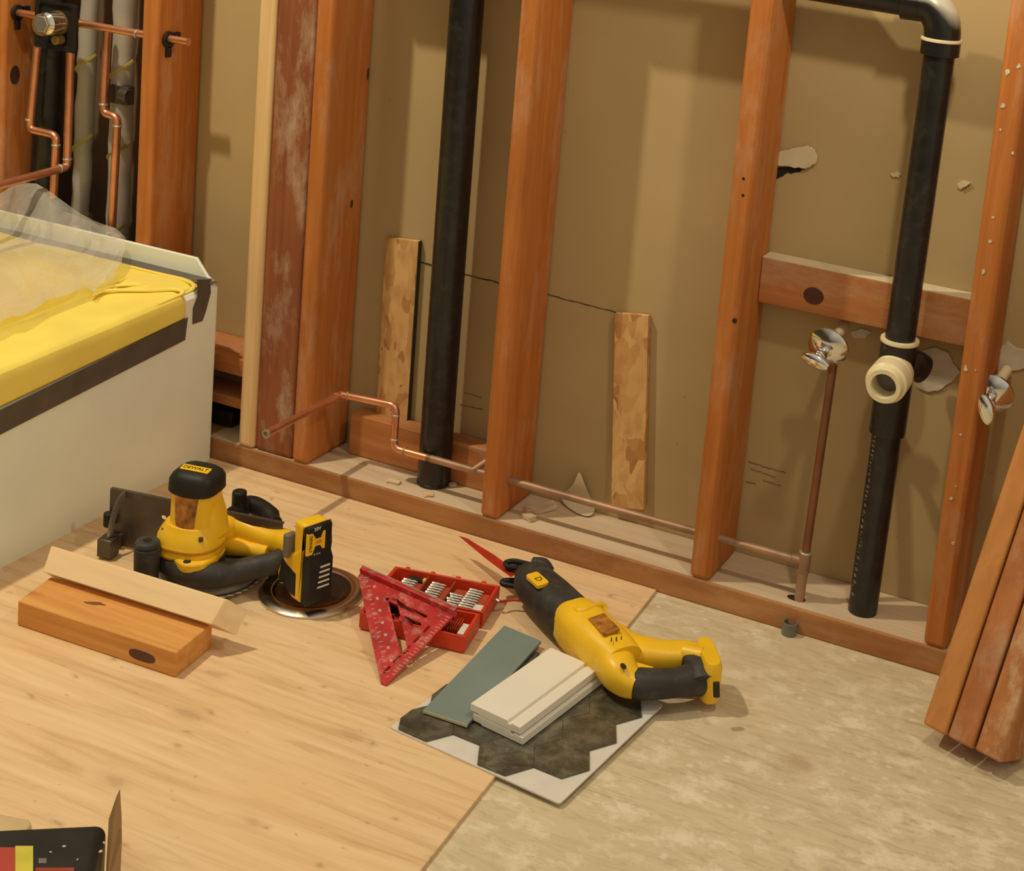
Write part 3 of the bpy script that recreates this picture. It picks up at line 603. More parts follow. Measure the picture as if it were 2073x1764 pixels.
# outer shell with rim and basin (nested rectangles)
def rect(x0,y0,x1,y1,z,r,k=6): return [Vector((p[0],p[1],z)) for p in rr(x0,y0,x1,y1,r,k)]
X0, Y0, X1, Y1 = -1.34, -1.55, TX, -.004
rings(b, [rect(X0,Y0,X1,Y1,0,.012), rect(X0,Y0,X1,Y1,TZ-.008,.012), rect(X0+.006,Y0+.006,X1-.006,Y1-.006,TZ,.012), rect(X0+.12,Y0+.12,X1-.13,Y1-.16,TZ,.08), rect(X0+.13,Y0+.13,X1-.145,Y1-.175,TZ-.015,.08), rect(X0+.2,Y0+.2,X1-.2,Y1-.26,.06,.08)], True)
def tilt(b, k=.11):
    for v in b.verts:
        if v.co.y < -.1: v.co.z *= 1+k*(v.co.y+.1)
tilt(b)
obj('shell', b, TUBW, t)
b = BM(); fl = [by((232,480),-.004), by((401,522),-.004), by((426,556),-.004)]
poly(b, [(-1.34,TZ-.004),(-1.34,.391),(fl[1].x-.002,.391),(-.612,.361),(-.597,TZ),(-.597,TZ-.01)][::-1], -.0, .007, Matrix(((1,0,0,0),(0,0,-1,-.0005),(0,1,0,0),(0,0,0,1)))); obj('tile_flange', b, TUBW, t, bev=.0015)
lin = thing('tub_liner', 'bright yellow protective liner folded over the rim of the bathtub', 'liner', (TX-.1,-.5,TZ))
b = BM(); prof = [(TX+.0025,.308),(TX+.0025,.335),(TX-.001,.350),(TX-.010,.3575),(TX-.03,.3595),(TX-.118,.3595),(TX-.135,.354),(TX-.148,.338),(TX-.152,.318)]
ys = [-.098,-.104,-.12]+[-.16-.06*i for i in range(24)]
g = []
for j, y in enumerate(ys):
    row = []
    for i, (x, z) in enumerate(prof):
        n_ = noise.noise(Vector((x*9,y*6,z*9)))*.0018*(.4 if i==0 else 1)
        yy = y + (.0 if i > 1 else 0)
        dz = -.006 if (j == 0 and i > 1) else 0
        row.append(b.verts.new(Vector((x-(.004 if j==0 and i<3 else 0)+n_*.5, yy, z+n_+dz))))
    g.append(row)
for a, c in zip(g, g[1:]):
    for i in range(len(prof)-1): b.faces.new((a[i],a[i+1],c[i+1],c[i]))
for v in b.verts:
    if v.co.y < -.1: v.co.z *= 1+.11*(v.co.y+.1)
for r_ in g: r_[0].co.z += .036*min(0, r_[0].co.y+.1)
obj('side_sheet', b, LINER, lin, solid=.0015, sub=1)
b = BM(); prof = [(-.034,.3555),(-.05,.360),(-.12,.361),(-.158,.356),(-.172,.340),(-.177,.318)]; g = []
for k in range(26):
    x = TX-.008-.035*k; row = []
    for (y, z) in prof: row.append(b.verts.new(Vector((x, y-(.012 if k==0 and y > -.1 else 0), z+.0012+noise.noise(Vector((x*14,y*14,1)))*.0025-(.006 if k==0 else 0)))))
    g.append(row)
for a, c in zip(g, g[1:]):
    for i in range(len(prof)-1): b.faces.new((a[i],c[i],c[i+1],a[i+1]))
obj('end_sheet', b, LINER, lin, solid=.0015, sub=1)
b = BM(); rings(b, [rect(X0+.11,Y0+.11,X1-.112,Y1-.150,.3535,.09), rect(X0+.126,Y0+.126,X1-.138,Y1-.168,.3545,.08), rect(X0+.136,Y0+.136,X1-.150,Y1-.180,.340,.07), rect(X0+.142,Y0+.142,X1-.156,Y1-.188,.325,.07), rect(X0+.190,Y0+.19,X1-.195,Y1-.245,.12,.07), rect(X0+.22,Y0+.22,X1-.22,Y1-.28,.085,.06)], False)
bmesh.ops.subdivide_edges(b, edges=[e for e in b.edges if abs(e.verts[0].co.z-e.verts[1].co.z) > .1], cuts=8)
for v in b.verts: 
    n_ = noise.noise(Vector((v.co.x*16,v.co.y*16,v.co.z*2)))*.010*(1 if v.co.z < .32 else .2); v.co.x += n_*.6-.002; v.co.y += n_*.6
lowest = sorted([v for v in b.verts if v.co.z < .0855], key=lambda v: math.atan2(v.co.y+.85, v.co.x+.96)); b.faces.new(lowest)
tilt(b); obj('basin_sheet', b, LINER, lin)
ZF = .3625
for pts, r in (([(186,600),(220,588),(300,588),(352,586),(378,594),(392,610),(388,628)],.0045),([(205,588),(245,576),(290,574),(318,571)],.0030),([(200,590),(225,580),(262,577),(300,576)],.0035),([(188,598),(205,584),(240,570),(262,560)],.0035),([(262,540),(330,556),(385,572),(402,588),(400,606),(390,632)],.0040)):
    b = BM(); q = [bz(p, ZF if p[1] < 600 or p[0] < 300 else ZF-.004) for p in pts]
    q = [Vector((min(v.x,TX+.003),v.y,v.z)) for v in q]
    for v in (q[-1],): v.z -= .002
    sp_ = smoothpath(q, 6); path(b, sp_, [r*(.35+.65*math.sin(math.pi*min(1,.1+.9*i/len(sp_)))) for i in range(len(sp_))], seg=12, flat=.8); obj('fold', b, LINER, lin)
b = BM()
def tquad(bm, P, th=.0007):
    n = (P[1]-P[0]).cross(P[2]-P[0]).normalized()*th; hexa(bm, [P[0],P[1],P[2],P[3],P[0]+n,P[1]+n,P[2]+n,P[3]+n])
XT = TX+.0040
tquad(b, [Vector((XT,-1.5,.158)),Vector((XT,-.103,.269)),Vector((XT,-.098,.311)),Vector((XT,-1.5,.198))])
b2 = BM(); box(b2, (-1.3,-.040,TZ+.0045), (-.5985,-.006,TZ+.0053)); 
q = [bx(p, TX+.0012) for p in ((399,566),(425,566),(427,592),(417,630),(410,650),(390,657),(391,625),(400,600))]
tp = tag(obj('duct_tape', b, TAPE), 'strip of dark grey tape along the apron under the yellow liner', 'tape')
o = tag(obj('duct_tape', b2, TAPE, at=(-.8,-.02,TZ)), 'dark grey tape along the end rim between yellow liner and white flange', 'tape')
b = BM(); poly(b, [(v.y,v.z) for v in q], 0, .0009, Matrix(((0,0,1,TX+.0006),(1,0,0,0),(0,1,0,0),(0,0,0,1)))); 
box(b, (TX-.02,-.038,TZ+.0042),(TX+.0002,-.012,TZ+.0050)); obj('corner_flap', b, TAPE, o)
# clear film over the tub end
rowpx = [
 ([(-70,440),(0,398),(30,381),(74,378),(120,408),(165,440),(205,459),(235,469),(254,488)], -.020),
 ([(-70,470),(0,430),(35,415),(80,412),(125,432),(168,458),(205,476),(235,488),(256,498)], -.045),
 ([(-70,500),(0,470),(40,458),(85,462),(130,478),(170,490),(205,500),(235,508),(254,515)], -.075),
 ([(-70,540),(0,515),(45,505),(90,512),(135,522),(170,528),(205,532),(232,536),(248,540)], -.11),
 ([(-70,600),(0,575),(45,565),(90,562),(130,565),(165,566),(195,567),(215,568),(228,570)], -.165),
 ([(-70,680),(0,655),(40,640),(80,625),(115,612),(145,602),(165,596),(180,592),(192,590)], -.21)]
b = BM(); g = []
fine = [interp(list(range(9)), 3)]
for (pts, y) in rowpx:
    row = [by(p, y) for p in pts]; row = smoothpath(row, 2)
    g.append(row)
G2 = []
for a, c in zip(g, g[1:]):
    for k in range(2): G2.append([a[i].lerp(c[i], k/2) for i in range(len(a))])
G2.append(g[-1])
vs = []
for j, r_ in enumerate(G2):
    row = []
    for i, p in enumerate(r_):
        u = .022*(.5-abs(noise.noise(Vector((i*.62+j*.45, j*.20-i*.10, 9))))*1.6) + random.uniform(-.003,.003)
        k_ = 0 if j == 0 else 1
        q_ = p + Vector((0,-.6,.8))*u*k_ + Vector((0,0,.006)); zl_ = .378+max(0,u)*.6
        if q_.z < zl_: q_ = CAMPOS + (q_-CAMPOS)*((zl_-CAMPOS.z)/(q_.z-CAMPOS.z))
        row.append(b.verts.new(q_))
    vs.append(row)
for a, c in zip(vs, vs[1:]):
    for i in range(len(a)-1): b.faces.new((a[i],a[i+1],c[i+1],c[i]))
bmesh.ops.triangulate(b, faces=b.faces)
tag(obj('plastic_film', b, FILM, angle=14), 'crumpled clear plastic film draped over the end of the bathtub', 'plastic film')
# ================================================================== WOOD OFFCUTS, LEFT
hz = .040
c4 = [bz(p, hz) for p in ((36,1217),(357,1322),(424,1268),(96,1173))]
blk = wood('orange_offcut',(.80,.42,.125),(.62,.27,.07),'X',60,.75,(.22,.07,.02),blot=.1,kscale=7,kthr=.06)
bk_ = (c4[3]-c4[0]).normalized()*.009; b = BM(); quadslab(b, [c4[0],c4[1],c4[2]+bk_,c4[3]+bk_], .0006, hz); oc = tag(obj('wood_offcut', b, blk, bev=.002), 'short orange two-by-four offcut lying flat on the plywood', 'wood block')
q = bz((289,1329), .016); b = BM(); ex = (c4[1]-c4[0]).normalized(); nn_ = Vector((ex.y,-ex.x,0)); 
loft(b, [((0,0,0),.024,.0085),((0,0,.0008),.023,.008)], fr(Vector((q.x,q.y,.017)), ex, nn_), 2.6)
# keep the knot on the front face
f0, f1 = c4[0], c4[1]; s = (Vector((q.x,q.y,0))-Vector((f0.x,f0.y,0))).dot(ex); onf = Vector((f0.x,f0.y,0))+ex*s
cen = sum((v.co for v in b.verts), Vector())/len(b.verts)
for v in b.verts: v.co += Vector((onf.x-cen.x, onf.y-cen.y, 0)) + nn_*.0002
obj('knot', b, plain('knot_dark',(.09,.028,.012),.5), oc, label='dark reddish knot on the front edge')
q = bz((192,1222), hz); b = BM(); loft(b, [((0,0,-.0003),.019,.005),((0,0,.0002),.018,.0045)], fr(q, (1,.35,0)), 1.6, 18)
for v in b.verts: v.co += Vector((noise.noise(v.co*90), noise.noise(v.co*80+Vector((3,0,0))), 0))*.004
obj('pitch_streak', b, plain('pitch_brown',(.20,.075,.02),.5), oc, label='dark brown pitch streak on top')
# bevelled pale board resting across the offcut
e0, e1 = bz((86,1158), .0515), bz((427,1265), .0515)
L = (e1-e0); Lx = L.normalized(); b = BM(); M = fr(e0, Lx, (0,0,1))
prof = [(0,0),(.004,-.002),(.024,-.0215),(.028,-.0215),(.046,.006),(.0445,.010),(.034,.0255),(.030,.0255)]
xo = [0,.003,.026,.027,.030,.029,.003,0]
rings(b, [[M@Vector((f*L.length + (xo[i]*1.0 if f == 1 else (-.012 if i > 4 else 0)), p[0], p[1])) for i, p in enumerate(prof)] for f in (0,.2,.4,.6,.8,1)], True)
obq = wood('pale_pine_x', (.88,.66,.40), (.80,.56,.30),'X',50,0,blot=.08)
tag(obj('pine_offcut', b, obq, bev=.0012), 'pale pine offcut with slanted sides lying tilted on the orange one', 'wood block')
# ================================================================== CIRCULAR SAW
MS = Vector((-.295,-.405,0)); sx = Vector((.985,.17,0)).normalized(); S = fr(MS, sx)
t = thing('circular_saw', 'yellow and black cordless circular saw lying on its side on the plywood', 'circular saw', MS)
Si = S.inverted()
def sl(p, z): return Si @ bz(p, z)
bc = sl((425,1160), .012); print('blade centre local', bc)
b = BM(); nT = 36; P = []
for i in range(nT*2): a_ = math.pi*i/nT; r_ = .082 if i%2 else .079; P.append((r_*math.cos(a_), r_*math.sin(a_)))
poly(b, P, .009, .0112, S@Matrix.Translation((bc.x,bc.y,0))); obj('blade', b, SILVER, t)
b = BM(); lathe(b, [(.074,.013),(.078,.0135),(.079,.020),(.070,.030),(.045,.034)], S@Matrix.Translation((bc.x,bc.y,0)), 44); obj('lower_guard', b, GREYP, t, bev=.0005)
# shoe
b = BM(); Msh = S @ Matrix(((1,0,0,0),(0,0,1,.068),(0,1,0,0),(0,0,0,1)))
bm_ = plate([rr(-.195,.004,.118,.102,.004), rr(-.085,.020,-.012,.038,.004)[::-1], rr(-.100,.066,-.090,.074,.004)[::-1], rr(-.06,.05,.06,.058,.003)[::-1]], .0028, Msh); obj('shoe_plate', bm_, STEEL, t)
b = BM(); box(b, (-.195,.067,.100),(.118,.074,.1025), S); box(b, (-.195,.060,.004),(-.168,.069,.026), S); obj('shoe_edge', b, STEEL, t)
b = BM(); pts = [S@Vector((-.166-.004*math.sin(a_), .064-.034*math.sin(a_), .098-.072*(1-math.cos(a_)))) for a_ in [i*.17 for i in range(10)]]
path(b, pts, .0085, up=(0,1,0), seg=8, flat=.16); obj('bevel_quadrant', b, SILVER, t)
b = BM(); box(b, (-.186,.018,.004),(-.160,.044,.036), S); obj('bevel_bracket', b, STEEL, t, bev=.002)
b = BM(); q = S@Vector((-.190,.058,.040)); cyl(b, q, q+Vector((0,0,.024)), .009); obj('bevel_knob', b, BLK, t, bev=.002)
# body
q = sl((392,1078), .075)
b = BM(); loft(b, [((-.004,-.004,.062),.047,.043),((-.004,-.004,.070),.052,.048),((-.004,-.002,.094),.052,.047),((-.004,0,.104),.048,.043),((-.003,0,.116),.041,.038)], S, 2.5, 36)
obj('gear_housing', b, YEL, t, bev=.001)
b = BM(); loft(b, [((-.004,-.004,.0795),.0524,.0482),((-.004,-.004,.082),.0532,.0488),((-.004,-.004,.0845),.0524,.0482)], S, 2.5, 36); obj('housing_seam', b, plain('tool_yellow_edge',(.62,.30,.01),.5), t)
b = BM(); loft(b, [((0,0,.108),.0385,.0355),((0,0,.118),.0375,.0345),((0,0,.172),.0365,.034)], S, 2.7, 36); loft(b, [((.020,.006,.095),.030,.028),((.018,.006,.13),.026,.026),((.012,.004,.162),.022,.024)], S, 3); obj('motor_housing', b, YEL, t, bev=.004)
b = BM(); loft(b, [((0,0,.169),.0380,.0355),((0,0,.172),.0405,.0375),((0,0,.190),.0398,.0368),((0,0,.197),.0362,.0332),((0,0,.203),.029,.026),((0,0,.205),.016,.012)], S, 3.2, 40); capo = obj('motor_cap', b, BLK, t)
# name badge on the cap, facing the viewer and up
bd = fr(S@Vector((.0,-.007,.2048)), S.to_3x3()@Vector((1,0,0)), S.to_3x3()@Vector((0,-.12,1)))
b = BM(); poly(b, rr(-.024,-.0075,.024,.0075,.001), -.001, .0012, bd); bg_ = obj('name_badge', b, YEL, t)
obj('badge_text', text('DEWALT', .0105, bd@Matrix.Translation((0,0,.0014))), BLACKINK, bg_)
b = BM(); seg_ = []
for i in range(9):
    a_ = math.radians(-142+i*12.2); seg_.append((.0392*math.cos(a_), .0366*math.sin(a_)))
rings(b, [[S@Vector((x,y,.117)), S@Vector((x,y,.168)), S@Vector((x*.93,y*.93,.168)), S@Vector((x*.93,y*.93,.117))] for x,y in seg_], True); obj('rating_label', b, LABEL, t, label='brown printed rating label')
for x, y in ((-.0385,-.0295),(.030,-.036)):
    b = BM(); q = S@Vector((x,y,.101)); cyl(b, q, q+Vector((0,0,.006)), .0036, seg=14); obj('screw', b, STEEL, t)
# yellow front apron with pointed foot, and dusty black lower body/grip
b = BM(); poly(b, [(-.044,-.040),(-.026,-.044),(-.010,-.048),(.008,-.060),(.018,-.064),(.028,-.060),(.044,-.048),(.050,-.025),(.046,0),(-.04,0)], .056, .072, S); loft(b, [((0,0,.054),.044,.040),((0,0,.066),.047,.043)], S); obj('front_skirt', b, YEL, t, bev=.004)
b = BM(); q = S@Vector((.018,-.054,.0715)); cyl(b, q, q+Vector((0,0,.0012)), .006, seg=14); obj('bolt_hole', b, BLACKINK, t)
b = BM(); loft(b, [((0,0,.016),.036,.034),((0,0,.026),.046,.042),((0,0,.058),.047,.042)], S); obj('gear_case', b, GRIP, t, bev=.001)
gp = [bz(p, z) for p, z in (((322,1124),.050),((345,1140),.050),((380,1157),.048),((430,1165),.044),((480,1157),.042),((525,1147),.048),((556,1140),.055),((575,1130),.058), ((596,1140),.056))]
b = BM(); path(b, smoothpath(gp,5), interp([.017,.021,.023,.0215,.020,.019,.019,.018,.016],5), seg=20, flat=.95); obj('rear_grip', b, GRIP, t)
b = BM(); q = bz((299,1094), .098); cyl(b, Vector((q.x,q.y,.018)), Vector((q.x,q.y,.088)), .0185, .0205, 28); cyl(b, Vector((q.x,q.y,.088)), Vector((q.x,q.y,.098)), .0205, .0180, 28); fh = obj('front_knob', b, GRIP, t, bev=.003)
b = BM(); cyl(b, Vector((q.x,q.y,.0978)), Vector((q.x,q.y,.0986)), .007, seg=18); obj('knob_screw', b, BLK, fh)
yp = [bz(p, z) for p, z in (((435,1075),.075),((475,1066),.075),((515,1078),.072),((548,1092),.070),((575,1098),.072), ((600,1112),.078))]
b = BM(); path(b, smoothpath(yp,5), interp([.026,.021,.0175,.0185,.021,.018],5), seg=20, n=2.4); obj('handle_top', b, YEL, t)
b = BM(); yq = [bz(p, z) for p, z in (((455,1102),.05),((505,1112),.052),((545,1120),.055))]; path(b, yq, [.018,.012,.014], seg=16); obj('handle_web', b, YEL, t)
b = BM(); q = bz((516,1093), .058); M = fr(q, sx); box(b, (-.02,-.012,0),(.018,.010,.020), M); obj('trigger', b, BLK, t, bev=.003)
b = BM(); q = bz((484,1018), .058); cyl(b, Vector((q.x,q.y,.006)), Vector((q.x,q.y,.080)), .0125); obj('depth_knob', b, BLK, t, bev=.003)
b = BM(); pts = [bz(p, .045) for p in ((470,1040),(505,1022),(540,1038),(558,1060))]; path(b, smoothpath(pts), [.012]*3+[.016]*10+[.012]*3, seg=12); obj('depth_bracket', b, BLK, t)
# battery end
Ba = Vector((.94,-.33,0)).normalized(); corner = bz((606,1214), .028); BMx = fr(Vector((corner.x,corner.y,0)), Ba)   # local x right-front, y away; corner at origin
b = BM(); poly(b, [(-.060,.028),(-.064,.050),(-.050,.088),(-.020,.100),(.000,.118),(.0,.150),(.000,.150),(.002,.020),(-.022,.020),(-.046,.034)][::-1], 0, .052, BMx@Matrix(((1,0,0,0),(0,0,1,0),(0,1,0,0),(0,0,0,1)))); 
bf = obj('battery_foot', b, YEL, t, bev=.006, seg=3)
b = BM(); poly(b, [(-.056,.034),(-.057,.048),(-.050,.080),(-.036,.072),(-.013,.066),(-.012,.028),(-.024,.028),(-.044,.038)][::-1], -.0012, .002, BMx@Matrix(((1,0,0,0),(0,0,1,0),(0,1,0,0),(0,0,0,1)))); obj('side_pad', b, BLK, bf, bev=.001, label='black pad on the yellow battery foot')
b = BM(); box(b, (-.030,.004,.085),(-.002,.050,.150), BMx); obj('foot_top', b, YEL, bf, bev=.006, seg=3)
# battery pack (black block with label) slid on the foot
XZ = BMx@Matrix(((1,0,0,0),(0,0,1,0),(0,1,0,0),(0,0,0,1)))
def yzp(b, pts, x0, x1): poly(b, pts, x0, x1, BMx@Matrix(((0,0,1,0),(1,0,0,0),(0,1,0,0),(0,0,0,1))))
b = BM(); poly(b, [(0,.020),(0,.150),(.008,.153),(.012,.149),(.012,.106),(.019,.094),(.020,.032),(.014,.020)][::-1], 0.001, .047, XZ)
tb = obj('battery_pack', b, BLK, t, bev=.004, seg=3)
def lab(y, z, x=.0122, rz=0): return BMx @ fr((x,y,z), (0,1,0), (1,0,0)) @ Matrix.Rotation(math.radians(rz),4,'Z')
b = BM(); yzp(b, [(.000,.142),(.009,.142),(.016,.131),(.025,.131),(.029,.141),(.033,.141),(.033,.111),(.029,.111),(.024,.119),(.015,.119),(.010,.106),(.000,.106)], .0085, .0128); obj('yellow_band', b, YEL, tb)
obj('brand_text', text('DEWALT', .0070, lab(.006,.1245,.0130,-90)), BLACKINK, tb)
obj('series_text', text('XR', .0085, lab(.021,.125,.0130)), plain('orange_print',(.50,.13,.01),.5), tb)
obj('voltage_text', text('20V', .0078, lab(.018,.1470)), WHITE, tb)
obj('capacity_text', text('5Ah', .0082, lab(.019,.1035,.0130)), WHITE, tb)
for k in range(5):
    b = BM(); z = .084-.0085*k; box(b, (.018,.022-.001*k,z-.0014),(.0203,.040,z+.0014), BMx); obj('charge_mark', b, WHITE, tb)
b = BM(); box(b, (-.042,-.008,.086),(-.030,.012,.126), BMx); obj('belt_clip', b, GREYP, t, bev=.003)
# ================================================================== CHROME RIMMED DISH
dc = Vector((-.1246,-.3209,0)); t = thing('round_dish', 'round black dish with a shiny chrome rim under the saw battery', 'dish', dc); M = Matrix.Translation(dc)
b = BM(); lathe(b, [(.062,.0065),(.066,.0085),(.078,.0075),(.0845,.0035),(.0850,.0005),(.080,.0005),(.062,.0035)], M, 60, False); obj('chrome_rim', b, plain('smoky_chrome',(.62,.56,.48),.24,1,.1), t)
b = BM(); lathe(b, [(.0005,.0010),(.040,.0010),(.055,.0020),(.0635,.0070),(.0600,.0075),(.052,.0040),(.040,.0025),(.0005,.0025)], M, 60); obj('black_dish', b, plain('gloss_black',(.02,.016,.012),.15), t)
# ================================================================== BIT CASE
def q4(ps, z): return [bz(p, z) for p in ps]
t = thing('bit_case', 'open red plastic driver bit case lying on the plywood', 'tool case', bz((870,1240),0))
def tray(name, c, h, th=.0055):
    lo = [V(p,.0008) for p in c]; cen = sum(lo, Vector())/4; b = BM()
    def ins(P, d, z): return [V(p + (cen-p).normalized()*d, z) for p in P]
    b1 = BM()
    rings(b1, [ins(lo,.006,.0008), ins(lo,0,.004), ins(lo,0,h), ins(lo,th*1.3,h), ins(lo,th*1.5,.006)], True); return obj(name, b1, REDP, t, bev=.0018, angle=25)
U = q4([(800,1146),(1013,1186),(979,1240),(757,1196)], .030); Lw = q4([(753,1201),(973,1243),(943,1290),(728,1240)], .030)
tu = tray('upper_tray', U, .030); tl = tray('lower_tray', Lw, .030)
def uv(c, u, v, z): 
    a = c[0].lerp(c[1], u); d = c[3].lerp(c[2], u); return V(a.lerp(d, v), z)
def slab(c, u0, v0, u1, v1, z0, z1, b): hexa(b, [uv(c,u0,v0,z0),uv(c,u1,v0,z0),uv(c,u1,v1,z0),uv(c,u0,v1,z0),uv(c,u0,v0,z1),uv(c,u1,v0,z1),uv(c,u1,v1,z1),uv(c,u0,v1,z1)])
b = BM()
for u0, u1 in ((.12,.30),(.38,.56),(.60,.93)): slab(U, u0, .12, u1, .88, .006, .016, b)
for u_ in (.33,.58): slab(U, u_, .06, u_+.015, .94, .006, .026, b)
obj('bit_holder', b, plain('dull_red_plastic',(.42,.07,.03),.5), tu, bev=.001)
b = BM(); slab(U, .86,.56,.955,.86,.016,.0185, b); obj('sticker', b, WHITE, tu)
b = BM()
for k in range(12): slab(Lw, .62+.022*k, .12, .632+.022*k, .62, .006, .022, b)
slab(Lw, .10,.12,.50,.75,.006,.018, b); obj('bit_holder', b, plain('dull_red_plastic_b',(.50,.06,.02),.5), tl, bev=.0008)
b = BM(); slab(Lw, .90,.42,.955,.85,.024,.0262, b); obj('sticker', b, WHITE, tl)
for k in range(4): b = BM(); slab(U, .10+.24*k, -.05, .14+.24*k, .02, .014, .0305, b); obj('latch_lug', b, REDP, tu, bev=.001)
for k in range(2): b = BM(); slab(Lw, .15+.6*k, -.08, .28+.6*k, .06, .004, .010, b); obj('hinge', b, REDP, t, bev=.001)
def bit(p, d, L_, r_, mat=SILVER, nm='driver_bit'):
    b = BM(); d = Vector(d).normalized(); M = fr(p, (0,0,1), d); lathe(b, [(r_,0),(r_,L_*.45),(r_*.72,L_*.5),(r_*.72,L_*.8),(r_*.3,L_)], M, 6); return b
ud = (U[1]-U[0]).normalized(); vd = (U[0]-U[3]).normalized()
proto = None
def placebit(u, v, z=.0195, dirv=None, L_=.024):
    global proto
    p = uv(U, u, v, z); dv = ud if dirv is None else dirv
    if proto is None:
        b = bit(Vector((0,0,0)), (1,0,0), .024, .0032); proto = obj('driver_bit', b, SILVER, None, at=(0,0,0)); o = proto
    else: o = proto.copy(); COL.objects.link(o)
    o.location = p; o.rotation_euler = (0,0,math.atan2(dv.y,dv.x)); 
    o['group'] = 'silver bits in the red case'; o['category'] = 'driver bit'
    return o
ORD = ('first','second','third','fourth','fifth','sixth','seventh','eighth')
for k in range(7): tag(placebit(.13,.22+.085*k), 'silver driver bit, %s from the top in the left row of the red case'%ORD[k], 'driver bit')
for k in range(8): tag(placebit(.39,.16+.088*k), 'silver driver bit, %s from the top in the middle row of the red case'%ORD[k], 'driver bit')
for k in range(5): tag(placebit(.60+.02*(k%2),.42+.085*k), 'silver driver bit, %s from the top in the short row of the red case'%ORD[k], 'driver bit')
for k in range(8): tag(placebit(.74,.14+.088*k), 'silver driver bit, %s from the top in the rightmost row of the red case'%ORD[k], 'driver bit')
# holder tool in the case
b = BM(); p = uv(U,.16,.14,.019); M = fr(p, (0,0,1), ud); lathe(b, [(.005,0),(.0055,.012),(.0042,.014),(.0042,.026)], M, 16); hb = tag(obj('bit_holder_shaft', b, BLK), 'dark magnetic holder with yellow ring at the top left of the red case', 'bit holder')
b = BM(); lathe(b, [(.0058,.026),(.0058,.031)], M, 16); obj('ring', b, YELLAB, hb)
b = BM()
for k in range(3):
    p = uv(Lw, .22+.11*k, .35, .0225); cyl(b, p, p+ud*.018, .0045, seg=14)
sk = tag(obj('nut_driver', b, BLK), 'black nut drivers under the red square', 'bit holder')
# ================================================================== SPEED SQUARE
A = bz((733,1160), .054); Bq = bz((921,1244), .043); Cq = bz((787,1391), .0015)
x_ = (A-Bq).normalized(); y_ = (Cq-Bq); y_ = (y_-x_*y_.dot(x_)); la, lb = (A-Bq).length, y_.length; print('square legs', la, lb, (Cq-Bq).dot(x_))
n_ = x_.cross(y_.normalized()); 
if n_.z < 0: n_ = -n_
SQ = Matrix((x_, y_.normalized(), x_.cross(y_.normalized()))).transposed().to_4x4(); SQ.translation = Bq
sg = 1 if SQ.to_3x3()@Vector((0,0,1)) @ Vector((0,0,1)) > 0 else -1
kx = (Cq-Bq).dot(x_)
def sh(p): return (p[0]+kx*p[1]/lb*0, p[1])
t = thing('speed_square', 'scuffed red triangular square leaning on the red case', 'square', V(Cq,0))
out_ = [(-.001,-.001),(la,-.001),(la,.010),(.010,lb),(0,lb)]
hA = [(la-.030,.022),(la-.045,.022),(.030,lb-.052),(.034,lb-.040),(.040,lb-.044)]        # long slot beside the long edge
hyp = Vector((-(la),lb)).normalized(); hn = Vector((hyp.y*-1, hyp.x)); 
def slot(c, d, L_, w_):
    c, d = Vector(c), Vector(d).normalized(); n = Vector((-d.y,d.x)); return [tuple(c-d*L_/2-n*w_/2), tuple(c+d*L_/2-n*w_/2), tuple(c+d*(L_/2+w_*.4)), tuple(c+d*L_/2+n*w_/2), tuple(c-d*L_/2+n*w_/2), tuple(c-d*(L_/2+w_*.4))]
mid = Vector((la*.5, lb*.5)); inn = Vector((-lb,-la)).normalized()
holes = [slot(mid+inn*.036+hyp*.010, hyp, .120, .012), slot((la*.40,.028), (1,0), .078, .0055), slot((la*.27,.049), (1,.05), .032, .012)]
for k in range(5): holes.append(slot((.0175,.050+.024*k), (0,1), .014, .0045))
bm_ = plate([out_]+holes, .0035, SQ); obj('blade_plate', bm_, REDM, t, bev=.0005)
b = BM(); box(b, (-.002,-.0035,-.010),(la+.001,.0045,.012), SQ); obj('fence', b, REDM, t, bev=.0012)
b = BM(); box(b, (-.002,-.0038,.0119 if sg > 0 else -.0105),(la+.001,-.0022,.0126 if sg > 0 else -.0098), SQ); obj('worn_edge', b, SILVER, t, label='worn bare metal edge')
zt_ = .0019 if sg > 0 else -.0019
b = BM()
for k in range(22):
    s = .06+.88*k/21; p = Vector((la*(1-s), lb*s)); L_ = .006 if k%2 else .009; q = p+inn*L_
    P0, P1 = SQ@Vector((p.x+inn.x*.002,p.y+inn.y*.002,zt_)), SQ@Vector((q.x,q.y,zt_)); path(b, [P0,P1], .00035, seg=4)
for k in range(22):
    yv = .012+.0065*k; path(b, [SQ@Vector((.001,yv,zt_)), SQ@Vector((.006 if k%2 else .009,yv,zt_))], .00035, seg=4)
obj('scale_marks', b, WHITE, t)
MT = SQ if sg > 0 else SQ@Matrix.Rotation(math.pi,4,'Y')
bt = BM()
for k, ch in enumerate(('70','60','50','40','30','20','10')):
    s = .16+.11*k; p = Vector((la*(1-s), lb*s))+inn*.0145; M = SQ@Matrix.Translation((p.x,p.y,zt_)); 
    vdir = SQ.to_3x3()@Vector((hyp.x,hyp.y,0)); nrm = SQ.to_3x3()@Vector((0,0,sg)); tm = text(ch, .0062, fr(SQ@Vector((p.x,p.y,zt_)), -vdir, nrm)); me = bpy.data.meshes.new('m'); tm.to_mesh(me); tm.free(); bt.from_mesh(me)
obj('degree_numbers', bt, WHITE, t)
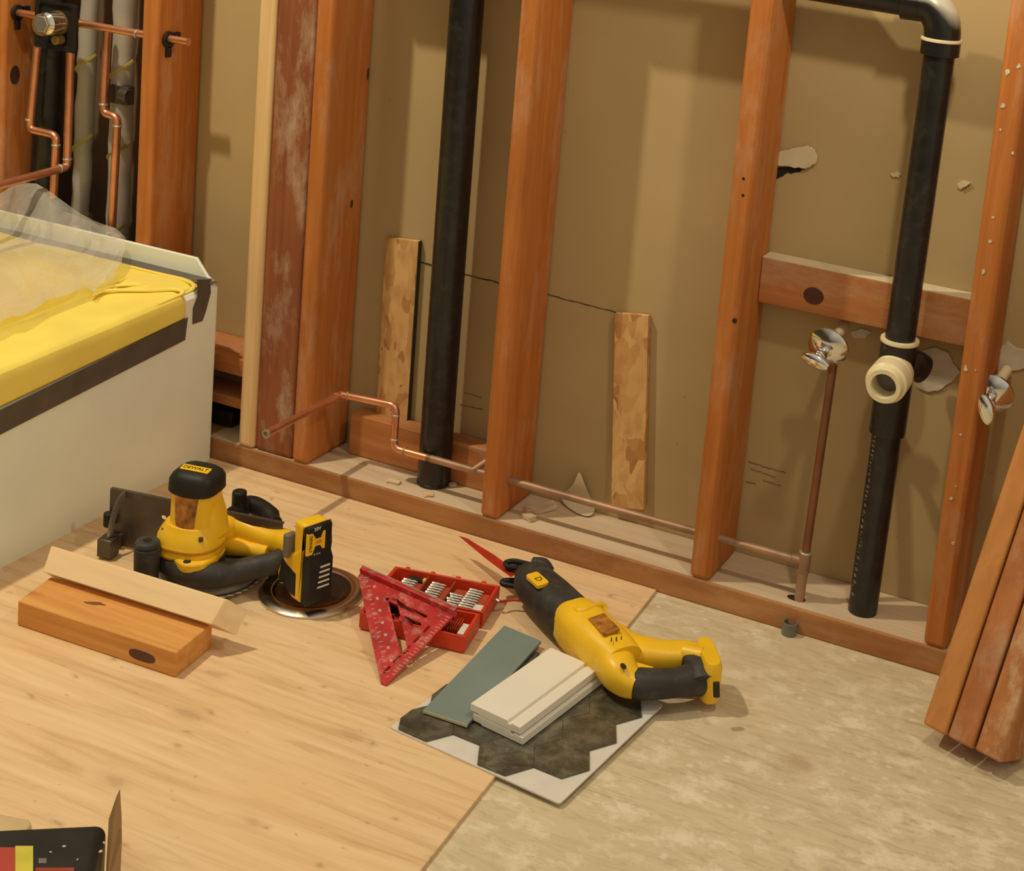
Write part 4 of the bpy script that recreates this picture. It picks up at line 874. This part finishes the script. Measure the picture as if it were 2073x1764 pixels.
# ================================================================== RECIPROCATING SAW
RZ = .044
t = thing('reciprocating_saw', 'yellow and black reciprocating saw with a red blade lying across plywood edge', 'saw', V(bz((1250,1320),0),0))
def RP(x, y, z=RZ): return bz((x,y), z)
def body(name, st, mat, n=2.4, parent=t, fl=1.0, k=4, zs=None):
    pts = smoothpath([RP(x,y,(zs[i] if zs else RZ)) for i,(x,y,r) in enumerate(st)], k); rs = interp([r for _,_,r in st], k)
    b = BM(); path(b, pts, rs, n=n, seg=28, flat=fl); return obj(name, b, mat, parent)
boot = body('front_boot', [(1062,1162,.020),(1074,1172,.031),(1090,1189,.034),(1118,1216,.036),(1150,1247,.0365),(1166,1262,.036)], BLK if False else GRIP, fl=.95)
body('boot_collar', [(1078,1141,.010),(1098,1146,.013),(1112,1160,.010)], GRIP, zs=[.062,.062,.055])
b = BM(); M = fr(RP(1088,1172,.079), RP(1110,1192)-RP(1080,1165), (0,-.1,1)); poly(b, rr(-.020,-.011,.020,.011,.005), -.006, .0008, M); bd2 = obj('boot_badge', b, YEL, t, bev=.001)
obj('badge_text', text('D', .016, M@Matrix.Translation((.003,0,.0009))), BLACKINK, bd2)
body('motor_housing', [(1158,1253,.036),(1172,1266,.0395),(1190,1284,.0405),(1216,1308,.040),(1242,1330,.037),(1262,1350,.0335)], YEL, n=2.7, fl=.95)
for a, c, r_ in (((1186,1238),(1222,1214),.007),):
    b = BM(); pts = smoothpath([RP(1152,1232,.070), RP(1178,1238,.080), RP(1214,1226,.074), RP(1226,1236,.066)]); path(b, pts, .006, seg=12); obj('collar_rib', b, YEL, t)
b = BM(); M = fr(RP(1222,1264,.0835), RP(1265,1300)-RP(1210,1245), (.05,-.18,1)); poly(b, rr(-.024,-.014,.026,.014,.001), -.002, .0016, M); obj('rating_label', b, LABEL, t, label='brown printed rating label')
for k in range(4):
    b = BM(); q = RP(1238+k*10, 1290-k*1.5, .0835-.0022*k); path(b, [q-Vector((0,0,.0012)), q+Vector((.004,-.009,-.0012))], .0009, seg=6); obj('vent_slot', b, BLACKINK, t)
# D handle: yellow outer arm, black grip, end piece
body('outer_arm', [(1236,1300,.030),(1262,1315,.028),(1300,1325,.026),(1345,1331,.0245),(1390,1331,.024),(1415,1336,.022)], YEL, n=3, fl=.9)
body('lower_arm', [(1240,1338,.030),(1254,1362,.0275),(1270,1378,.0235),(1290,1388,.019)], YEL, n=2.6, zs=[.044,.042,.038,.036])
gr = body('hand_grip', [(1282,1384,.0215),(1300,1385,.0225),(1330,1385,.0215),(1370,1382,.0205),(1402,1376,.023),(1422,1372,.028)], GRIP, n=2.3, zs=[.036]*6)
body('grip_corner', [(1396,1336,.017),(1410,1350,.0205),(1420,1368,.024),(1424,1388,.021)], GRIP, zs=[.048,.046,.042,.036])
b = BM(); M = fr(RP(1432,1354,.042), RP(1452,1400)-RP(1420,1320), (0,0,1))
loft(b, [((0,0,-.036),.038,.013),((0,0,-.028),.042,.016),((0,0,.02),.042,.016),((0,0,.030),.038,.012)], M, 3.4, 32); path(b, [RP(1384,1322,.056),RP(1424,1330,.060)], .014, seg=14); obj('battery_foot', b, YEL, t, bev=.001)
b = BM(); q = RP(1450,1382,.062); cyl(b, q, q+Vector((.004,-.003,-.02)), .005, seg=12); obj('bolt_hole', b, BLACKINK, t)
b = BM(); q = RP(1262,1350,.066); M = fr(q, RP(1275,1362)-RP(1255,1338), (0,-.2,1)); loft(b, [((0,0,0),.007,.0035),((0,0,.0016),.007,.0035)], M, 2.4, 14); obj('lock_button', b, BLACKINK, t)
b = BM(); M = fr(RP(1300,1364,.040), RP(1318,1368)-RP(1290,1360), (0,0,1)); box(b, (-.022,-.010,-.012),(.016,.008,.012), M); obj('trigger', b, YEL, t, bev=.003)
# shoe and blade
b = BM(); path(b, fillet([RP(1085,1147,.058), RP(1040,1136,.055), RP(1021,1140,.052), RP(1028,1149,.050), RP(1060,1152,.050)], .01), .0042, seg=10, flat=1.2); path(b, fillet([RP(1048,1176,.030),RP(1018,1176,.028),RP(1016,1183,.026),RP(1048,1188,.026)],.008), .0048, seg=10); obj('shoe', b, BLK, t)
b = BM(); cyl(b, RP(1052,1158,.044), RP(1030,1146,.044), .0085, seg=16); obj('blade_clamp', b, STEEL, t, bev=.001)
tipp = RP(930,1086,.040); r0_ = RP(1012,1152,.044)
prf = [(930,1086),(946,1091),(1000,1124),(1030,1146),(1046,1162),(1034,1168),(1012,1152),(985,1132)]
b = BM(); P = [bz(p, .042) for p in prf]
top_ = [b.verts.new(p+Vector((0,0,.0006))) for p in P]; bot_ = [b.verts.new(p-Vector((0,0,.0006))) for p in P]; b.faces.new(top_); b.faces.new(bot_[::-1])
for i in range(len(P)): j = (i+1)%len(P); b.faces.new((top_[i],bot_[i],bot_[j],top_[j]))
obj('saw_blade', b, REDBL, t)
b = BM(); q0_, q1_ = RP(1012,1219,.020), RP(1060,1214,.022); path(b, smoothpath([q0_, RP(1032,1216,.018), q1_]), .0022, seg=8); obj('hex_key', b, REDBL, t)
b = BM(); path(b, [q0_, q0_+Vector((-.008,.002,0))], .0035, seg=10); obj('key_tip', b, SILVER, t)
# ================================================================== TILE SHEET
sc_ = [Vector((.1881,-.5731)), Vector((.4717,-.6037)), Vector((.5000,-.318)), Vector((.2165,-.287))]
t = thing('tile_sheet', 'sheet of dark grey hexagon tiles on white backing in clear plastic wrap', 'tile sheet', (.34,-.445,0))
def rquad(c, r=.006, k=4):
    o = []
    for i in range(4):
        a, b_, d_ = c[i-1], c[i], c[(i+1)%4]; p = b_+(a-b_).normalized()*r; q = b_+(d_-b_).normalized()*r
        for j in range(k+1): s = j/k; o.append(p*(1-s)**2+b_*2*s*(1-s)+q*s*s)
    return o
b = BM(); poly(b, [(p.x,p.y) for p in rquad(sc_)], .0004, .0028); 
for v in b.verts: v.co.z += 0
obj('backing_sheet', b, WHITEP, t)
def clip(P, a, c):    # keep left side of a->c
    o = []; n = Vector((-(c-a).y,(c-a).x))
    for i in range(len(P)):
        p, q = P[i], P[(i+1)%len(P)]; dp, dq = (p-a).dot(n), (q-a).dot(n)
        if dp >= 0: o.append(p)
        if (dp > 0 > dq) or (dp < 0 < dq): o.append(p+(q-p)*(dp/(dp-dq)))
    return o
c0_ = Vector((.3620,-.5510)); av = Vector((math.cos(math.radians(26)),math.sin(math.radians(26))))*.0768; bv = Vector((math.cos(math.radians(86)),math.sin(math.radians(86))))*.0768
white_cells = set()
for i in range(-4,5):
    for j in range(-4,8):
        c = c0_+av*i+bv*j
        hp = [c+Vector((math.cos(math.radians(-4+60*k)),math.sin(math.radians(-4+60*k))))*.0440 for k in range(6)]
        u_ = (c-sc_[0]).dot((sc_[1]-sc_[0]).normalized()); v_ = (c-sc_[0]).dot((sc_[3]-sc_[0]).normalized())
        if v_ < .012 or u_ > .268 or u_ < -.03 or v_ > .30: continue
        for k in range(4): hp = clip(hp, sc_[k]+ (sc_[(k+2)%4]-sc_[k]).normalized()*.002, sc_[(k+1)%4]+(sc_[(k+3)%4]-sc_[(k+1)%4]).normalized()*.002) if hp else hp
        if len(hp) < 3: continue
        b = BM(); poly(b, [(p.x,p.y) for p in hp], .0028, .0062); obj('hexagon_tile', b, STONE, t, bev=.0004)
b = BM(); n1, n2 = 26, 26; vs = []; wr = [sc_[0]+Vector((-.004,-.003)), sc_[1]+Vector((.004,-.003)), sc_[2]+Vector((.020,.012)), sc_[3]+Vector((-.004,.012))]
for j in range(n2+1):
    row = []
    for i in range(n1+1):
        u_, v_ = i/n1, j/n2; p = (wr[0].lerp(wr[1],u_)).lerp(wr[3].lerp(wr[2],u_), v_); e = min(u_,1-u_,v_,1-v_)
        z = .0070+.0016*noise.noise(Vector((p.x*45,p.y*45,0))) - max(0,(.03-e))*.15
        row.append(b.verts.new((p.x,p.y,max(.0012,z))))
    vs.append(row)
for a, c in zip(vs, vs[1:]):
    for i in range(n1): b.faces.new((a[i],a[i+1],c[i+1],c[i]))
obj('clear_wrap', b, BAG, t)
# blue-grey plank and white trims on the sheet
Pq = [(857,1437),(946,1467),(1096,1298),(1021,1266)]
c = [bz(p, .013) for p in Pq]; b = BM(); hexa(b, [v-Vector((0,0,.0045)) for v in c]+[v for v in c])
go = tag(obj('grey_plank', b, BLUEG, bev=.0006), 'flat blue-grey plank sample lying on the tile sheet', 'plank')
b = BM(); e = (c[1]-c[0]); nrm = Vector((e.y,-e.x,0)).normalized(); ed = [c[0]+nrm*.0008, c[1]+nrm*.0008]; hexa(b, [ed[0]-Vector((0,0,.0048)), ed[1]-Vector((0,0,.0048)), c[1]-Vector((0,0,.0048)), c[0]-Vector((0,0,.0048)), ed[0]-Vector((0,0,.0008)), ed[1]-Vector((0,0,.0008)), c[1]-Vector((0,0,.0008)), c[0]-Vector((0,0,.0008))]); obj('cut_end', b, PAPER, go, label='pale cut end')
TZW = .034
TL_, BL_ = bz((1115,1311), TZW), bz((953,1424), TZW); BR_ = bz((1027,1459), TZW); TR_ = bz((1180,1345), TZW)
lx = (TL_-BL_).normalized(); wx = (BR_-BL_); wx = (wx-lx*wx.dot(lx)); LW = (TL_-BL_).length; ww = wx.length; wx.normalize()
def trim(off, dz, s0, s1, lab, full=True):
    b = BM(); o = BL_+Vector((0,0,dz)); z3 = Vector((0,0,1))
    pr = [(0,-.011),(0,0),(ww,0),(ww+.001,-.0045),(ww+.006,-.0045),(ww+.006,-.0015),(ww+.022,-.0025),(ww+.023,-.013),(.016,-.013),(.014,-.011)]
    pr = [(p[0]+off, p[1]) for p in pr]
    rings(b, [[o+lx*s+wx*p[0]+z3*p[1] for p in pr] for s in (s0, s1)], True); return tag(obj('white_trim', b, WHITEB, bev=.0007), lab, 'trim board', 'white trim offcuts')
trim(.006, -.0135, .0, LW+.012, 'lower white trim offcut, directly under the other white one')
trim(0, 0, 0, LW, 'upper white grooved trim offcut lying on top of the stack by the yellow saw')
# ================================================================== BOX AT THE BOTTOM LEFT
t = thing('black_case', 'scuffed black case with red label and yellow sticker at the bottom left corner', 'case', (.02,-1.05,0))
pA, pB = bz((-60,1681), .10), bz((216,1668), .10); ex = (pB-pA).normalized(); M = fr(pB, ex); hzz = .10
b = BM(); Mxy = M@Matrix(((1,0,0,0),(0,0,1,0),(0,1,0,0),(0,0,0,1)))
poly(b, rr(-.40,-.0999,.0,.0,.012), -.16, 0, Mxy); cs = obj('shell', b, BLK, t, bev=.006, seg=3)
# front lid portion, slightly lower
b = BM(); box(b, (-.33,-.1612,-.095),(-.015,-.157,-.012), M); obj('front_panel', b, plain('glossy_dark_panel',(.025,.027,.024),.2), t, bev=.002)
def casebox(px0, py0, px1, py1, mat, name, z=.1004):
    P = [bz((px0,py1),z), bz((px1,py1),z), bz((px1,py0),z), bz((px0,py0),z)]; b = BM(); hexa(b, [v-Vector((0,0,.002)) for v in P]+P); return obj(name, b, mat, t)
casebox(-20,1716,31,1790, REDLAB, 'red_label'); ys_ = casebox(31,1713,67,1790, YELLAB, 'yellow_sticker', .1006); casebox(72,1757,150,1790, REDLAB, 'red_strip', .1005)
casebox(78,1738,94,1748, GREYP, 'small_print')
for p in ((130,1714),(210,1706),(203,1724),(102,1726),(157,1741)):
    q = bz(p, .1002); r_ = random.uniform(.0008,.0018); b = BM(); poly(b, [(r_*random.uniform(.5,1.5)*math.cos(k*.9), r_*random.uniform(.5,1.5)*math.sin(k*.9)) for k in range(7)], -.001, .0004, Matrix.Translation(q)); obj('plaster_fleck', b, PLASTER, t)
b = BM(); P = [bz(p, .045) for p in ((-40,1655),(0,1646),(60,1658),(66,1668),(50,1690),(-40,1695))]; poly(b, [(p.x,p.y) for p in P], .004, .045); tag(obj('beige_lid', b, BEIGEP, bev=.004, seg=3), 'beige plastic piece just behind the black case at the left edge', 'plastic piece')
b = BM(); f0 = bz((238,1700), .0); 
Pt = [bz((243,1600), .135), bz((246,1650),.10), bz((247,1700),.08), bz((244,1770),.06), bz((228,1800),.05), bz((214,1800),.05), bz((221,1660),.10), bz((236,1615),.125)]
zz_ = Vector((.0012,.0006,0)); tv = [b.verts.new(p) for p in Pt]; bv_ = [b.verts.new(p+Vector((-.0015,.001,-.0005))) for p in Pt]; b.faces.new(tv); b.faces.new(bv_[::-1])
for i in range(len(Pt)): j = (i+1)%len(Pt); b.faces.new((tv[i],bv_[i],bv_[j],tv[j]))
tag(obj('cardboard_flap', b, CARD), 'brown pointed cardboard flap standing beside the black case', 'cardboard')
for o in bpy.data.objects:
    if '_o' in o: del o['_o']
